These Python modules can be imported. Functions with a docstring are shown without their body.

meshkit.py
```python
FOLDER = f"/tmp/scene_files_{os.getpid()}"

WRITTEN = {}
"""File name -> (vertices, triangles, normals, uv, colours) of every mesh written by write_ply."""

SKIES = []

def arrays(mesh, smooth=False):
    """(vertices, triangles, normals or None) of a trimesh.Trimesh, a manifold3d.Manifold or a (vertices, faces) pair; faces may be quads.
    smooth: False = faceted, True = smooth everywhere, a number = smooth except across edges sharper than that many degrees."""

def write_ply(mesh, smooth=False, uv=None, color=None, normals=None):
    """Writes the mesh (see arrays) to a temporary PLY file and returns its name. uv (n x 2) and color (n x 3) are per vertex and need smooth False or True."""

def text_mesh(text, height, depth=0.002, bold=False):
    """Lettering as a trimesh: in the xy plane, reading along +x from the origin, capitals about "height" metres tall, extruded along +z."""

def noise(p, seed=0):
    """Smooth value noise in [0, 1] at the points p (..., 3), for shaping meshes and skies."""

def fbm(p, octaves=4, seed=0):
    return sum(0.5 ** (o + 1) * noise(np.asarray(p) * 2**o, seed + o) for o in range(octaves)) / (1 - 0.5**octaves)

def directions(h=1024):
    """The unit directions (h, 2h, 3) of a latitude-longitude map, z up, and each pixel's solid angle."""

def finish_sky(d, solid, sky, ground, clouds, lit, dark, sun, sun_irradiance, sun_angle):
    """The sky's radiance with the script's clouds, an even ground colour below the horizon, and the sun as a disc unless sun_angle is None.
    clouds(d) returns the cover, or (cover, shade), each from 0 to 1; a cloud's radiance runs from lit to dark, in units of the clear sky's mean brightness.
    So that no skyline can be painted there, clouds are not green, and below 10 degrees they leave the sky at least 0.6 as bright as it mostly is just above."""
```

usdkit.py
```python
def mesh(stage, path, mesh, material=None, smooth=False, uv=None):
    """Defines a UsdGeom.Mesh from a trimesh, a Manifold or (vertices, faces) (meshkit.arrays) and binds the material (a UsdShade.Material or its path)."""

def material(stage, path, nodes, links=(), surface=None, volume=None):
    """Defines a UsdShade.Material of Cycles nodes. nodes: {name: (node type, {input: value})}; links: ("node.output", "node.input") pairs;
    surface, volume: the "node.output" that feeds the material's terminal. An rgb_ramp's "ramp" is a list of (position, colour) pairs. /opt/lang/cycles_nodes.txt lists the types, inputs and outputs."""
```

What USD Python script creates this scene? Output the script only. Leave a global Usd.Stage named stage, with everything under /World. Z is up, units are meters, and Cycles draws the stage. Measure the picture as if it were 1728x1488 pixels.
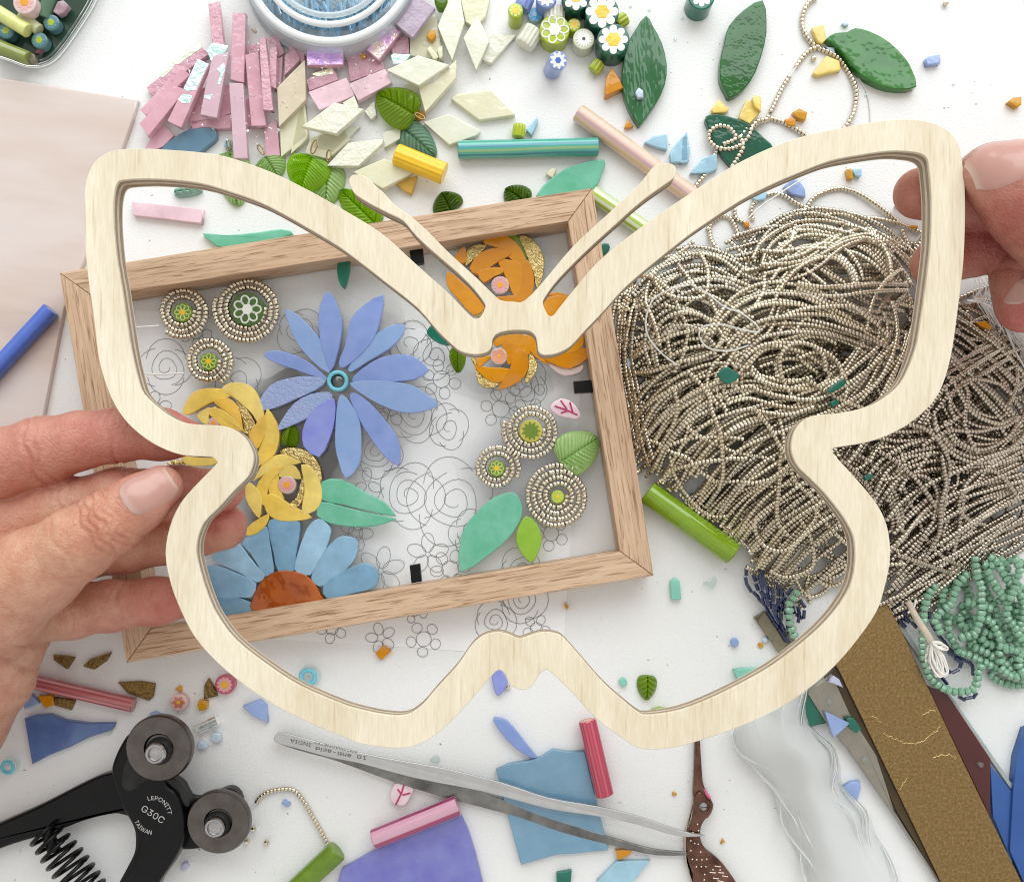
import math, numpy as np, trimesh, shapely, usdkit, meshkit
from shapely.geometry import Polygon
from pxr import Usd, UsdGeom, UsdLux, UsdShade, Gf, Sdf, Vt

stage = Usd.Stage.CreateInMemory()
UsdGeom.SetStageUpAxis(stage, UsdGeom.Tokens.z)
UsdGeom.SetStageMetersPerUnit(stage, 1.0)
UsdGeom.Xform.Define(stage, '/World')

# ------------------------------------------------------------------ camera: a phone held straight over the work table
CAM_H = 0.42                       # height of the lens above the table
PX = 0.00024                       # metres on the table per pixel of the 1728 px wide photograph
cam = UsdGeom.Camera.Define(stage, '/World/camera')
cam.AddTranslateOp().Set(Gf.Vec3d(0, 0, CAM_H))
cam.CreateFocalLengthAttr(26.0)
cam.CreateHorizontalApertureAttr(26.0 * 1728 * PX / CAM_H)
cam.CreateVerticalApertureAttr(26.0 * 1488 * PX / CAM_H)
NADIR = 860.                       # plan row straight under the lens
cam.CreateVerticalApertureOffsetAttr(26.0 * (NADIR - 744) * PX / CAM_H)
cam.CreateClippingRangeAttr(Gf.Vec2f(0.01, 20))
cam.CreateExposureAttr(0.37)

# ------------------------------------------------------------------ light: a big window beyond the top edge, a pale room round it
win = UsdLux.RectLight.Define(stage, '/World/window_light')
win.CreateWidthAttr(2.8); win.CreateHeightAttr(1.9); win.CreateIntensityAttr(2.35)
win.CreateColorAttr(Gf.Vec3f(0.95, 1.0, 1.02))
win_pos, win_aim = np.array([0.25, 1.63, 1.25]), np.array([0, 0.03, 0.0])
def aim(prim, pos, at):
    z = (pos - at) / np.linalg.norm(pos - at); x = np.cross([0, 0, 1.0], z); x /= np.linalg.norm(x); y = np.cross(z, x)
    m = Gf.Matrix4d(*[float(c) for r in (np.append(x, 0), np.append(y, 0), np.append(z, 0), np.append(pos, 1)) for c in r])
    prim.AddTransformOp().Set(m)
aim(win, win_pos, win_aim)
room = UsdLux.DomeLight.Define(stage, '/World/room_light')
room.CreateIntensityAttr(0.19); room.CreateColorAttr(Gf.Vec3f(1.03, 0.99, 0.95))

# ------------------------------------------------------------------ helpers
rng = np.random.default_rng(7)
ORIG, COUNT, MATS = {}, {}, {}
TILE = {'A': (0, 0, .33604), 'B': (570, 0, .33604), 'C': (1148, 0, .33604), 'D': (0, 450, .33604), 'E': (570, 450, .33604), 'F': (1148, 450, .33604),
        'G': (0, 988, .33604), 'H': (570, 988, .33604), 'I': (1148, 988, .33604), 'J': (220, 0, .16802), 'K': (480, 0, .16802), 'L': (480, 140, .16802),
        'M': (840, 0, .16802), 'N': (0, 0, .09275), 'O': (1148, 950, .16802), 'Q': (1438, 950, .16802), 'R': (1500, 200, .2553), 'S': (0, 660, .2957),
        'T': (240, 450, .16802), 'U': (280, 630, .16802), 'V': (340, 830, .19676), 'W': (720, 380, .20167), 'X': (140, 1200, .19359), 'Y': (1100, 1230, .17346),
        'Z': (440, 1220, .16782), 'a': (1040, 300, .30093), 'P': (0, 0, 1.0)}
def pts(s):
    """'A 10,20 30,40' -> measured points of the table's plan, in units of PX"""
    t, *rest = s.split()
    x0, y0, k = TILE[t]
    return np.array([[float(c) for c in p.split(',')] for p in rest]) * k + (x0, y0)
def W(p, z=0.0):
    """plan point -> metres, for a thing whose top stands at height z"""
    p = np.asarray(p, float); k = PX * (CAM_H - z) / CAM_H
    return np.stack([(p[..., 0] - 864) * k, (NADIR - p[..., 1]) * k], -1)
def W3(p, z):
    p = np.asarray(p, float); z = np.broadcast_to(np.asarray(z, float), p.shape[:-1])
    k = PX * (CAM_H - z) / CAM_H
    return np.stack([(p[..., 0] - 864) * k, (NADIR - p[..., 1]) * k, z], -1)
def path_for(name, parent):
    base = (parent or '/World') + '/' + name
    n = COUNT.get(base, 0); COUNT[base] = n + 1
    return base if n == 0 else f'{base}_{n:03d}'
def tag(prim, label=None, cat=None, group=None, kind=None):
    for k, v in (('label', label), ('category', cat), ('group', group), ('kind', kind)):
        if v: prim.SetCustomDataByKey(k, v)
def thing(name, at, label=None, cat=None, group=None, parent=None, kind=None):
    """An Xform at world point at, whose children are parts."""
    p = path_for(name, parent); x = UsdGeom.Xform.Define(stage, p)
    o = ORIG.get(parent, np.zeros(3)); at = np.asarray(at, float)
    x.AddTranslateOp().Set(Gf.Vec3d(*map(float, at - o))); ORIG[p] = at
    tag(x.GetPrim(), label, cat, group, kind)
    return p
def add(name, mesh, mat, parent=None, label=None, cat=None, group=None, kind=None, smooth=42, tint=None):
    v, f, n = meshkit.arrays(mesh, smooth)
    p = path_for(name, parent)
    base = ORIG.get(parent)
    if base is None:
        base = np.array([*(v.min(0) + v.max(0))[:2] / 2, v[:, 2].min()])
    m = UsdGeom.Mesh.Define(stage, p)
    if parent is None:
        m.AddTranslateOp().Set(Gf.Vec3d(*map(float, base)))
    ORIG[p] = base
    m.CreatePointsAttr(Vt.Vec3fArray.FromNumpy((v - base).astype(np.float32)))
    m.CreateFaceVertexCountsAttr(Vt.IntArray.FromNumpy(np.full(len(f), 3, np.int32)))
    m.CreateFaceVertexIndicesAttr(Vt.IntArray.FromNumpy(f.astype(np.int32).ravel()))
    m.CreateSubdivisionSchemeAttr('none')
    if n is not None:
        m.CreateNormalsAttr(Vt.Vec3fArray.FromNumpy(n.astype(np.float32))); m.SetNormalsInterpolation('vertex')
    if tint is not None:
        c = np.asarray(tint(v), np.float32)
        UsdGeom.PrimvarsAPI(m).CreatePrimvar('tint', Sdf.ValueTypeNames.Color3fArray, 'vertex').Set(Vt.Vec3fArray.FromNumpy(c))
    UsdShade.MaterialBindingAPI.Apply(m.GetPrim()).Bind(mat)
    tag(m.GetPrim(), label, cat, group, kind)
    return p
def cat_mesh(parts):
    vs, fs, n = [], [], 0
    for v, f in parts:
        vs.append(v); fs.append(np.asarray(f) + n); n += len(v)
    return np.vstack(vs), np.vstack(fs)

# ---- materials
def mat(key, col, rough=.15, metal=0., var=.12, scale=250., bump=0., bscale=900., trans=0., coat=0., sss=0., col2=None, stretch=(1, 1, 1), rot=0., tinted=False, ramp=None, bdist=.0006, spec=.5, detail=3., film=0., alpha=1., thru=None, fac=.8):
    if key in MATS: return MATS[key]
    c = np.array(col, float)
    lo, hi = (np.array(col2, float), c) if col2 is not None else (c * (1 - var), np.minimum(c * (1 + var), 1))
    nodes = {'geo': ('geometry', {}), 'map': ('mapping', {'rotation': (0, 0, rot), 'scale': (1, 1, 1)}), 'map2': ('mapping', {'scale': stretch}),
             'noise': ('noise_texture', {'scale': scale, 'detail': detail, 'roughness': .6}),
             'p': ('principled_bsdf', {'roughness': rough, 'metallic': metal, 'transmission_weight': trans, 'coat_weight': coat, 'coat_roughness': .05, 'specular_ior_level': spec, 'alpha': alpha,
                                       'subsurface_weight': sss, 'subsurface_scale': .002, 'subsurface_radius': (1., .8, .7), 'thin_film_thickness': film})}
    links = [('geo.position', 'map.vector'), ('map.vector', 'map2.vector'), ('map2.vector', 'noise.vector')]
    if ramp is not None:
        nodes['ramp'] = ('rgb_ramp', {'ramp': ramp})
    else:
        nodes['ramp'] = ('rgb_ramp', {'ramp': [(.3, tuple(lo)), (.7, tuple(hi))]})
    links.append(('noise.fac', 'ramp.fac'))
    if tinted:
        nodes['att'] = ('attribute', {'attribute': 'tint'}); nodes['mul'] = ('mix_color', {'blend_type': 'multiply', 'fac': 1.0})
        links += [('att.color', 'mul.a'), ('ramp.color', 'mul.b'), ('mul.result', 'p.base_color')]
    else:
        links.append(('ramp.color', 'p.base_color'))
    if bump:
        nodes['bn'] = ('noise_texture', {'scale': bscale, 'detail': 3., 'roughness': .6}); nodes['bump'] = ('bump', {'strength': bump, 'distance': bdist})
        links += [('map2.vector' if stretch != (1, 1, 1) else 'geo.position', 'bn.vector'), ('bn.fac', 'bump.height'), ('bump.normal', 'p.normal')]
    if thru is not None:
        nodes['t'] = ('transparent_bsdf', {'color': tuple(thru)}); nodes['mx'] = ('mix_closure', {'fac': fac}); links += [('t.BSDF', 'mx.closure1'), ('p.BSDF', 'mx.closure2')]
    MATS[key] = usdkit.material(stage, '/World/Looks/' + key, nodes, links, surface='mx.closure' if thru is not None else 'p.BSDF')
    return MATS[key]
def pane(key, col=(.93, .97, .96), gloss=.09, tr=.02):
    """clear sheet or lump of glass that lets light straight through"""
    if key in MATS: return MATS[key]
    MATS[key] = usdkit.material(stage, '/World/Looks/' + key, {'t': ('transparent_bsdf', {'color': col}), 'g': ('glossy_bsdf', {'color': (1, 1, 1), 'roughness': tr}),
        'lw': ('layer_weight', {'blend': .5}), 'pw': ('math', {'math_type': 'power', 'value2': 5.}), 'mr': ('map_range', {'from_min': 0., 'from_max': 1., 'to_min': gloss, 'to_max': .75}), 'm': ('mix_closure', {})},
        [('lw.facing', 'pw.value1'), ('pw.value', 'mr.value'), ('mr.result', 'm.fac'), ('t.BSDF', 'm.closure1'), ('g.BSDF', 'm.closure2')], surface='m.closure')
    return MATS[key]
opal = lambda key, col, **k: mat(key, col, **{**dict(rough=.07, var=.16, scale=110., sss=.08, bump=.22, bscale=120., bdist=.002, coat=.4, thru=np.clip(np.array(col, float) ** .4 + .06, 0, 1), fac=.88), **k})

# ---- shapes
def ccw(p):
    p = np.asarray(p, float); q = np.roll(p, -1, 0)
    return p if np.sum(p[:, 0] * q[:, 1] - q[:, 0] * p[:, 1]) > 0 else p[::-1].copy()
def crom(p, k=4, closed=True):
    """Catmull-Rom curve through the points"""
    p = np.asarray(p, float); n = len(p)
    if closed: a, b, c, d = np.roll(p, 1, 0), p, np.roll(p, -1, 0), np.roll(p, -2, 0)
    else:
        e = np.vstack([2 * p[0] - p[1], p, 2 * p[-1] - p[-2]]); a, b, c, d = e[:-3], e[1:-2], e[2:-1], e[3:]
    t = (np.arange(k) / k)[None, :, None]; a, b, c, d = (x[:, None] for x in (a, b, c, d))
    out = .5 * (2 * b + (c - a) * t + (2 * a - 5 * b + 4 * c - d) * t ** 2 + (3 * b - a - 3 * c + d) * t ** 3)
    out = out.reshape(-1, p.shape[1])
    return out if closed else np.vstack([out, p[-1]])
def resample(p, step, closed=False):
    p = np.asarray(p, float)
    if closed: p = np.vstack([p, p[:1]])
    s = np.r_[0, np.cumsum(np.linalg.norm(np.diff(p, axis=0), axis=1))]
    n = max(2, int(round(s[-1] / step)) + (0 if closed else 1))
    t = np.linspace(0, s[-1], n, endpoint=not closed)
    return np.stack([np.interp(t, s, p[:, k]) for k in range(p.shape[1])], 1)
def inset(p, d):
    e = np.roll(p, -1, 0) - p; e /= np.maximum(np.linalg.norm(e, axis=1, keepdims=True), 1e-12)
    n = np.stack([-e[:, 1], e[:, 0]], 1); m = n + np.roll(n, 1, 0); L = np.linalg.norm(m, axis=1, keepdims=True); m /= np.maximum(L, 1e-6)
    return p + m * d / np.maximum((m * n).sum(1, keepdims=True), .5)
def fill(p):
    v, f = trimesh.creation.triangulate_polygon(Polygon(p), engine='earcut')
    d = np.linalg.norm(v[:, None] - p[None], axis=2).argmin(1)
    f = d[f]; f = f[(f[:, 0] != f[:, 1]) & (f[:, 1] != f[:, 2]) & (f[:, 0] != f[:, 2])]
    a = np.cross(p[f[:, 1]] - p[f[:, 0]], p[f[:, 2]] - p[f[:, 0]]); f[a < 0] = f[a < 0][:, ::-1]
    return f
def slab(p, z0, z1, bev=.0004, tilt=None):
    """Flat piece with chamfered upper edges; p in metres."""
    p = ccw(p); n = len(p); bev = min(bev, (z1 - z0) * .45)
    rings = [(p, z0)] + [(inset(p, bev * (1 - math.cos(a))) if a else p, z1 - bev + bev * math.sin(a)) for a in (0, .56, 1.05, math.pi / 2)]
    v = np.vstack([np.c_[r, np.full(n, z)] for r, z in rings]); f = []
    i = np.arange(n); j = np.roll(i, -1)
    for k in range(4):
        a, b = k * n, (k + 1) * n
        f += [np.c_[a + i, a + j, b + j], np.c_[a + i, b + j, b + i]]
    c = fill(p)
    f += [c + 4 * n, c[:, ::-1]]
    if tilt is not None: v[:, 2] += np.maximum((v[:, :2] - p.mean(0)) @ np.asarray(tilt, float), z0 * 0 - (v[:, 2] - 0))
    return v, np.vstack(f)
def plate(s, z0, th, bev=.0004, k=0):
    p = pts(s) if isinstance(s, str) else np.asarray(s, float)
    if k: p = crom(p, k)
    return slab(W(p, z0 + th), z0, z0 + th, bev)
def lathe(prof, seg=32, at=(0, 0, 0)):
    prof = np.asarray(prof, float); a = np.arange(seg) * 2 * np.pi / seg; m = len(prof)
    v = np.stack([prof[:, None, 0] * np.cos(a), prof[:, None, 0] * np.sin(a), np.broadcast_to(prof[:, None, 1], (m, seg))], -1).reshape(-1, 3) + at
    i = np.arange(seg); j = (i + 1) % seg; f = []
    for k in range(m - 1):
        f += [np.c_[k * seg + i, k * seg + j, (k + 1) * seg + j], np.c_[k * seg + i, (k + 1) * seg + j, (k + 1) * seg + i]]
    return v, np.vstack(f)
def tube(P, r, seg=8, cap=True):
    P = np.asarray(P, float); n = len(P); r = np.broadcast_to(np.asarray(r, float), (n,))
    t = np.gradient(P, axis=0); t /= np.maximum(np.linalg.norm(t, axis=1, keepdims=True), 1e-12)
    ref = np.where(np.abs(t[:, 2:3]) > .9, [[1., 0, 0]], [[0, 0, 1.]])
    u = np.cross(t, ref); u /= np.linalg.norm(u, axis=1, keepdims=True); w = np.cross(t, u)
    a = np.arange(seg) * 2 * np.pi / seg
    v = (P[:, None] + r[:, None, None] * (np.cos(a)[None, :, None] * u[:, None] + np.sin(a)[None, :, None] * w[:, None])).reshape(-1, 3)
    i = np.arange(seg); j = (i + 1) % seg; f = []
    for k in range(n - 1):
        f += [np.c_[k * seg + i, (k + 1) * seg + j, k * seg + j], np.c_[k * seg + i, (k + 1) * seg + i, (k + 1) * seg + j]]
    if cap:
        v = np.vstack([v, P[0], P[-1]]); f += [np.c_[i, j, np.full(seg, n * seg)], np.c_[(n - 1) * seg + j, (n - 1) * seg + i, np.full(seg, n * seg + 1)]]
    return v, np.vstack(f)
BEAD = np.array([(.35, -.47), (.86, -.33), (1., 0.), (.86, .33), (.35, .47)])
def beads(P, T, r, L, seg=8, prof=BEAD, seed=0):
    """bead meshes at points P along tangents T: radius r, length L"""
    g = np.random.default_rng(seed); n = len(P); T = T / np.maximum(np.linalg.norm(T, axis=1, keepdims=True), 1e-12)
    ref = np.where(np.abs(T[:, 2:3]) > .9, [[1., 0, 0]], [[0, 0, 1.]])
    u = np.cross(T, ref); u /= np.linalg.norm(u, axis=1, keepdims=True); w = np.cross(T, u)
    a = np.arange(seg) * 2 * np.pi / seg; m = len(prof); rr = r * (1 + g.normal(0, .05, n))
    c = (np.cos(a)[None, :, None] * u[:, None] + np.sin(a)[None, :, None] * w[:, None])
    v = P[:, None, None] + prof[None, :, None, 0:1] * rr[:, None, None, None] * c[:, None] + prof[None, :, None, 1:2] * L * T[:, None, None]
    v = v.reshape(-1, 3); i = np.arange(seg); j = (i + 1) % seg; f = []
    for k in range(m - 1):
        f += [np.c_[k * seg + i, (k + 1) * seg + j, k * seg + j], np.c_[k * seg + i, (k + 1) * seg + i, (k + 1) * seg + j]]
    f = np.vstack(f); f = (f[None] + (np.arange(n) * m * seg)[:, None, None]).reshape(-1, 3)
    return v, f
def strand(P, pitch, r, seed=0, gaps=(), seg=8, prof=BEAD, fill_=.98):
    q = resample(crom(P, 8, False), pitch); T = np.gradient(q, axis=0)
    return beads(q, T, r, pitch * fill_ / .94, seg, prof, seed)
def rod(name, a, b, r_px, material, label, cat='glass rod', z=0., flutes=0, amp=.06, stripes=None, group=None, parent=None, seg=48, zb=None, core=None):
    """cane of glass lying on the table from plan point a to b"""
    r = r_px * PX; za, zb_ = z + r, (z if zb is None else zb) + r
    A, B = W3(np.array(a, float), za + r), W3(np.array(b, float), zb_ + r); A[2], B[2] = za, zb_
    d = B - A; L = np.linalg.norm(d); d /= L; u = np.cross(d, [0, 0, 1.]); u /= np.linalg.norm(u); w = np.cross(u, d)
    th = np.arange(seg) * 2 * np.pi / seg; rr = r * (1 - amp * (flutes > 0) * (.5 + .5 * np.cos(flutes * th)) ** 2)
    ring = np.cos(th)[:, None] * u + np.sin(th)[:, None] * w
    bev = r * .1; prof = [(0, 0), (1 - .1, 0), (1, bev), (1, L / 3), (1, 2 * L / 3), (1, L - bev), (1 - .1, L), (0, L)]
    v = np.vstack([A + d * s + ring * (rr * k)[:, None] for k, s in prof]); i = np.arange(seg); j = (i + 1) % seg; f = []
    for k in range(len(prof) - 1):
        f += [np.c_[k * seg + i, k * seg + j, (k + 1) * seg + j], np.c_[k * seg + i, (k + 1) * seg + j, (k + 1) * seg + i]]
    tint = None
    if stripes is not None:
        cols = np.array(stripes, float)
        def tint(v):
            q = v - A; s = q @ d; q = q - s[:, None] * d; ang = np.arctan2(q @ w, q @ u) % (2 * np.pi)
            c = cols[((ang / (2 * np.pi) * flutes * len(cols) if flutes else ang / (2 * np.pi) * len(cols)).astype(int)) % len(cols)]
            if core is not None:
                c = np.where((np.linalg.norm(q, axis=1) < r * .5)[:, None], np.array(core), c)
            return c
    return add(name, (v, np.vstack(f)), material, parent, label, cat, group, smooth=40, tint=tint)

# ------------------------------------------------------------------ the table
table_m = mat('white_table', (.80, .81, .81), col2=(.76, .77, .765), rough=.42, scale=9., bump=.38, bscale=1100., bdist=.0005, spec=.35)
tb = trimesh.creation.box([1.3, 1.1, .03]); tb.apply_translation([0, 0, -.015])
add('table_top', tb, table_m, kind='structure', smooth=False)

g = np.random.default_rng(77); V_ = []
for k_ in range(620):
    c_ = np.array([g.uniform(-40, 1768), g.uniform(-40, 1528)]); r_ = abs(g.normal(0, .9)) + .35; a_ = np.sort(g.uniform(0, 2 * np.pi, 4)); q_ = W(np.c_[c_[0] + r_ * np.cos(a_) * g.uniform(.6, 2.2), c_[1] + r_ * np.sin(a_)]); V_.append((np.vstack([np.c_[q_, np.full(4, .00004)], np.r_[q_.mean(0), .00025][None]]), np.array([[0, 1, 4], [1, 2, 4], [2, 3, 4], [3, 0, 4]])))
add('glass_dust', cat_mesh(V_), mat('dust', (.42, .41, .38), rough=.5, ramp=[(.35, (.16, .15, .13)), (.5, (.55, .54, .5)), (.65, (.35, .30, .22))], scale=60.), None, 'specks of glass dust and dirt strewn over the white table', 'dust', kind='stuff', smooth=False)

# ------------------------------------------------------------------ butterfly frame of plywood
FZ1, FZ0 = .068, .059
outer = np.array([float(x) for x in """188,255 235,251 286,253 336,257 380,264 427,279 470,296 524,323 574,351 620,378 654,402 688,433 721,463 756,494 780,519 795,534 804,538 812,533 818,521 817,511
 799,487 772,460 745,437 704,400 681,373 658,361 640,352 623,343 601,329 593,318 589,305 594,296 604,295 614,297 624,303 635,315 648,326 665,345 694,366 721,390 758,427 805,470 835,499 846,507 866,509 886,507
 922,469 966,417 1024,363 1074,316 1094,292 1104,281 1118,276 1134,277 1141,285 1138,299 1121,312 1094,331 1067,353 1034,383 993,420 946,467 924,495 916,511 922,527 927,533 934,532 944,519 970,487 1008,443 1057,402 1108,365 1149,337
 1192,309 1239,279 1299,250 1363,228 1417,217 1467,207 1511,202 1551,203 1585,212 1608,228 1620,252 1624,275 1628,309 1629,353 1628,403 1625,454 1618,510 1608,584 1595,638 1575,678 1538,712 1501,733 1464,746 1417,754 1406,757 1406,765
 1434,796 1464,830 1487,863 1499,897 1502,945 1491,998 1479,1032 1450,1075 1410,1122 1363,1163 1306,1200 1232,1232 1150,1258 1101,1264 1074,1260 1047,1243 1007,1213 973,1176 940,1143 926,1131 919,1130 909,1139 899,1156 883,1164 862,1156 854,1139 846,1131 839,1131 829,1141
 805,1169 772,1206 738,1237 704,1257 671,1262 637,1259 604,1253 575,1241 524,1220 470,1193 417,1159 366,1117 329,1075 306,1032 288,985 279,935 286,890 302,853 326,823 363,785 365,778 356,771 309,768 269,754 235,732 208,705 188,672 173,631 165,594
 158,534 150,480 144,420 142,353 143,319 148,296 161,272""".replace('\n', ' ').replace(',', ' ').split()]).reshape(-1, 2)
inner = np.array([float(x) for x in """193,323 198,309 208,304 242,302 279,303 336,309 386,323 437,341 477,361 521,386 571,416 604,440 654,479 704,519 738,558 762,581 778,593 802,598 822,594 830,584 831,573 839,563 856,558 879,557 894,559 904,568 907,584 909,594 919,599 940,596 963,584
 987,558 1017,527 1050,490 1087,457 1148,408 1182,383 1249,339 1299,313 1350,291 1400,272 1450,262 1501,255 1534,256 1555,260 1565,269 1568,286 1572,336 1571,403 1565,462 1551,561 1541,601 1521,645 1491,672 1461,687 1417,697 1383,700 1363,705 1346,719 1337,739 1336,763 1346,786 1366,806
 1390,830 1417,863 1434,890 1442,914 1443,950 1435,988 1413,1025 1383,1059 1336,1099 1289,1132 1215,1171 1150,1197 1094,1206 1077,1201 1054,1183 1020,1153 987,1116 960,1085 943,1070 916,1066 893,1072 876,1077 859,1070 839,1066 815,1072 795,1089 772,1122 738,1159 711,1190 684,1206 647,1205 604,1196 573,1186
 504,1156 447,1119 397,1079 366,1038 350,1003 338,965 331,932 334,905 345,880 367,858 396,826 418,804 427,781 426,763 414,740 393,724 370,718 319,715 290,704 266,687 242,664 232,638 222,594 215,551 205,484 197,437 192,386 191,346""".replace('\n', ' ').replace(',', ' ').split()]).reshape(-1, 2)
birch = usdkit.material(stage, '/World/Looks/birch_veneer', {'geo': ('geometry', {}), 'm1': ('mapping', {'scale': (1500, 170, 200)}), 'm2': ('mapping', {'scale': (60, 9, 20)}), 'm3': ('mapping', {'scale': (700, 38, 100)}), 'n1': ('noise_texture', {'scale': 1., 'detail': 4., 'roughness': .6}), 'n2': ('noise_texture', {'scale': 1., 'detail': 4., 'roughness': .6, 'distortion': .6}), 'n3': ('noise_texture', {'scale': 1., 'detail': 2.}),
    'c1': ('rgb_ramp', {'ramp': [(.3, (.69, .615, .465)), (.7, (.785, .725, .585))]}), 'c2': ('rgb_ramp', {'ramp': [(.3, (.87, .83, .76)), (.5, (.97, .96, .94)), (.7, (1.05, 1.06, 1.07))]}), 'c3': ('rgb_ramp', {'ramp': [(.62, (1, 1, 1)), (.74, (.80, .72, .62))]}), 'x': ('mix_color', {'blend_type': 'multiply', 'fac': 1.}), 'x2': ('mix_color', {'blend_type': 'multiply', 'fac': .8}), 'b': ('bump', {'strength': .2, 'distance': .0003}), 'p': ('principled_bsdf', {'roughness': .55, 'specular_ior_level': .3})},
    [('geo.position', 'm1.vector'), ('geo.position', 'm2.vector'), ('geo.position', 'm3.vector'), ('m1.vector', 'n1.vector'), ('m2.vector', 'n2.vector'), ('m3.vector', 'n3.vector'), ('n1.fac', 'c1.fac'), ('n2.fac', 'c2.fac'), ('n3.fac', 'c3.fac'), ('c1.color', 'x.a'), ('c2.color', 'x.b'), ('x.result', 'x2.a'), ('c3.color', 'x2.b'), ('x2.result', 'p.base_color'), ('n1.fac', 'b.height'), ('b.normal', 'p.normal')], surface='p.BSDF')
ply_d = mat('ply_core_dark', (.42, .34, .26), rough=.75, col2=(.28, .22, .165), scale=1., stretch=(300, 300, 2500), bump=.3, bscale=1., bdist=.0003, spec=.2)
ply_l = mat('ply_core_light', (.74, .64, .50), rough=.7, col2=(.58, .49, .37), scale=1., stretch=(300, 300, 2500), bump=.3, bscale=1., bdist=.0003, spec=.2)
ow, iw = crom(W(outer, FZ1), 3), crom(W(inner, FZ1), 3)
plan = Polygon(ow, [iw]).buffer(0)
bf = thing('butterfly_frame', (*W((864, 744), FZ1), FZ0), 'pale birch plywood butterfly outline frame held up over the table by two hands', 'wooden frame')
def ply(z0, z1, d):
    g = plan.buffer(d)
    g = max(g.geoms, key=lambda q: q.area) if hasattr(g, 'geoms') else g
    m = trimesh.creation.extrude_polygon(g.simplify(.00002), z1 - z0, engine='earcut'); m.apply_translation([0, 0, z0]); return m
def top_veneer(z0, z1):
    rings = [ccw(ow), ccw(iw)[::-1]]; b = .00018; vs, fs, n0 = [], [], 0
    for p in rings:
        n = len(p); v = np.vstack([np.c_[p, np.full(n, z0)], np.c_[p, np.full(n, z1 - b)], np.c_[inset(p, b), np.full(n, z1)]]); i = np.arange(n); j = np.roll(i, -1)
        for k in (0, 1): fs += [n0 + np.c_[k * n + i, k * n + j, (k + 1) * n + j], n0 + np.c_[k * n + i, (k + 1) * n + j, (k + 1) * n + i]]
        vs.append(v); n0 += len(v)
    a = np.vstack(vs); n1 = len(ow)
    cap = Polygon(vs[0][2 * n1:, :2], [vs[1][2 * len(iw):, :2]])
    v, f = trimesh.creation.triangulate_polygon(cap, engine='earcut')
    vs.append(np.c_[v, np.full(len(v), z1)]); fs.append(f + n0)
    return np.vstack(vs), np.vstack(fs)
t = FZ1 - FZ0; cuts = [0, .14, .36, .62, .84, 1.]
add('top_veneer', top_veneer(FZ1 - .16 * t, FZ1), birch, bf, smooth=25)
for k in range(3, -1, -1):
    add('ply_layer', ply(FZ0 + cuts[k] * t, FZ0 + cuts[k + 1] * t, (-.00012, .00006, -.00015, .00004)[k]), (birch, ply_d, ply_l, ply_d)[k], bf, smooth=False)

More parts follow.
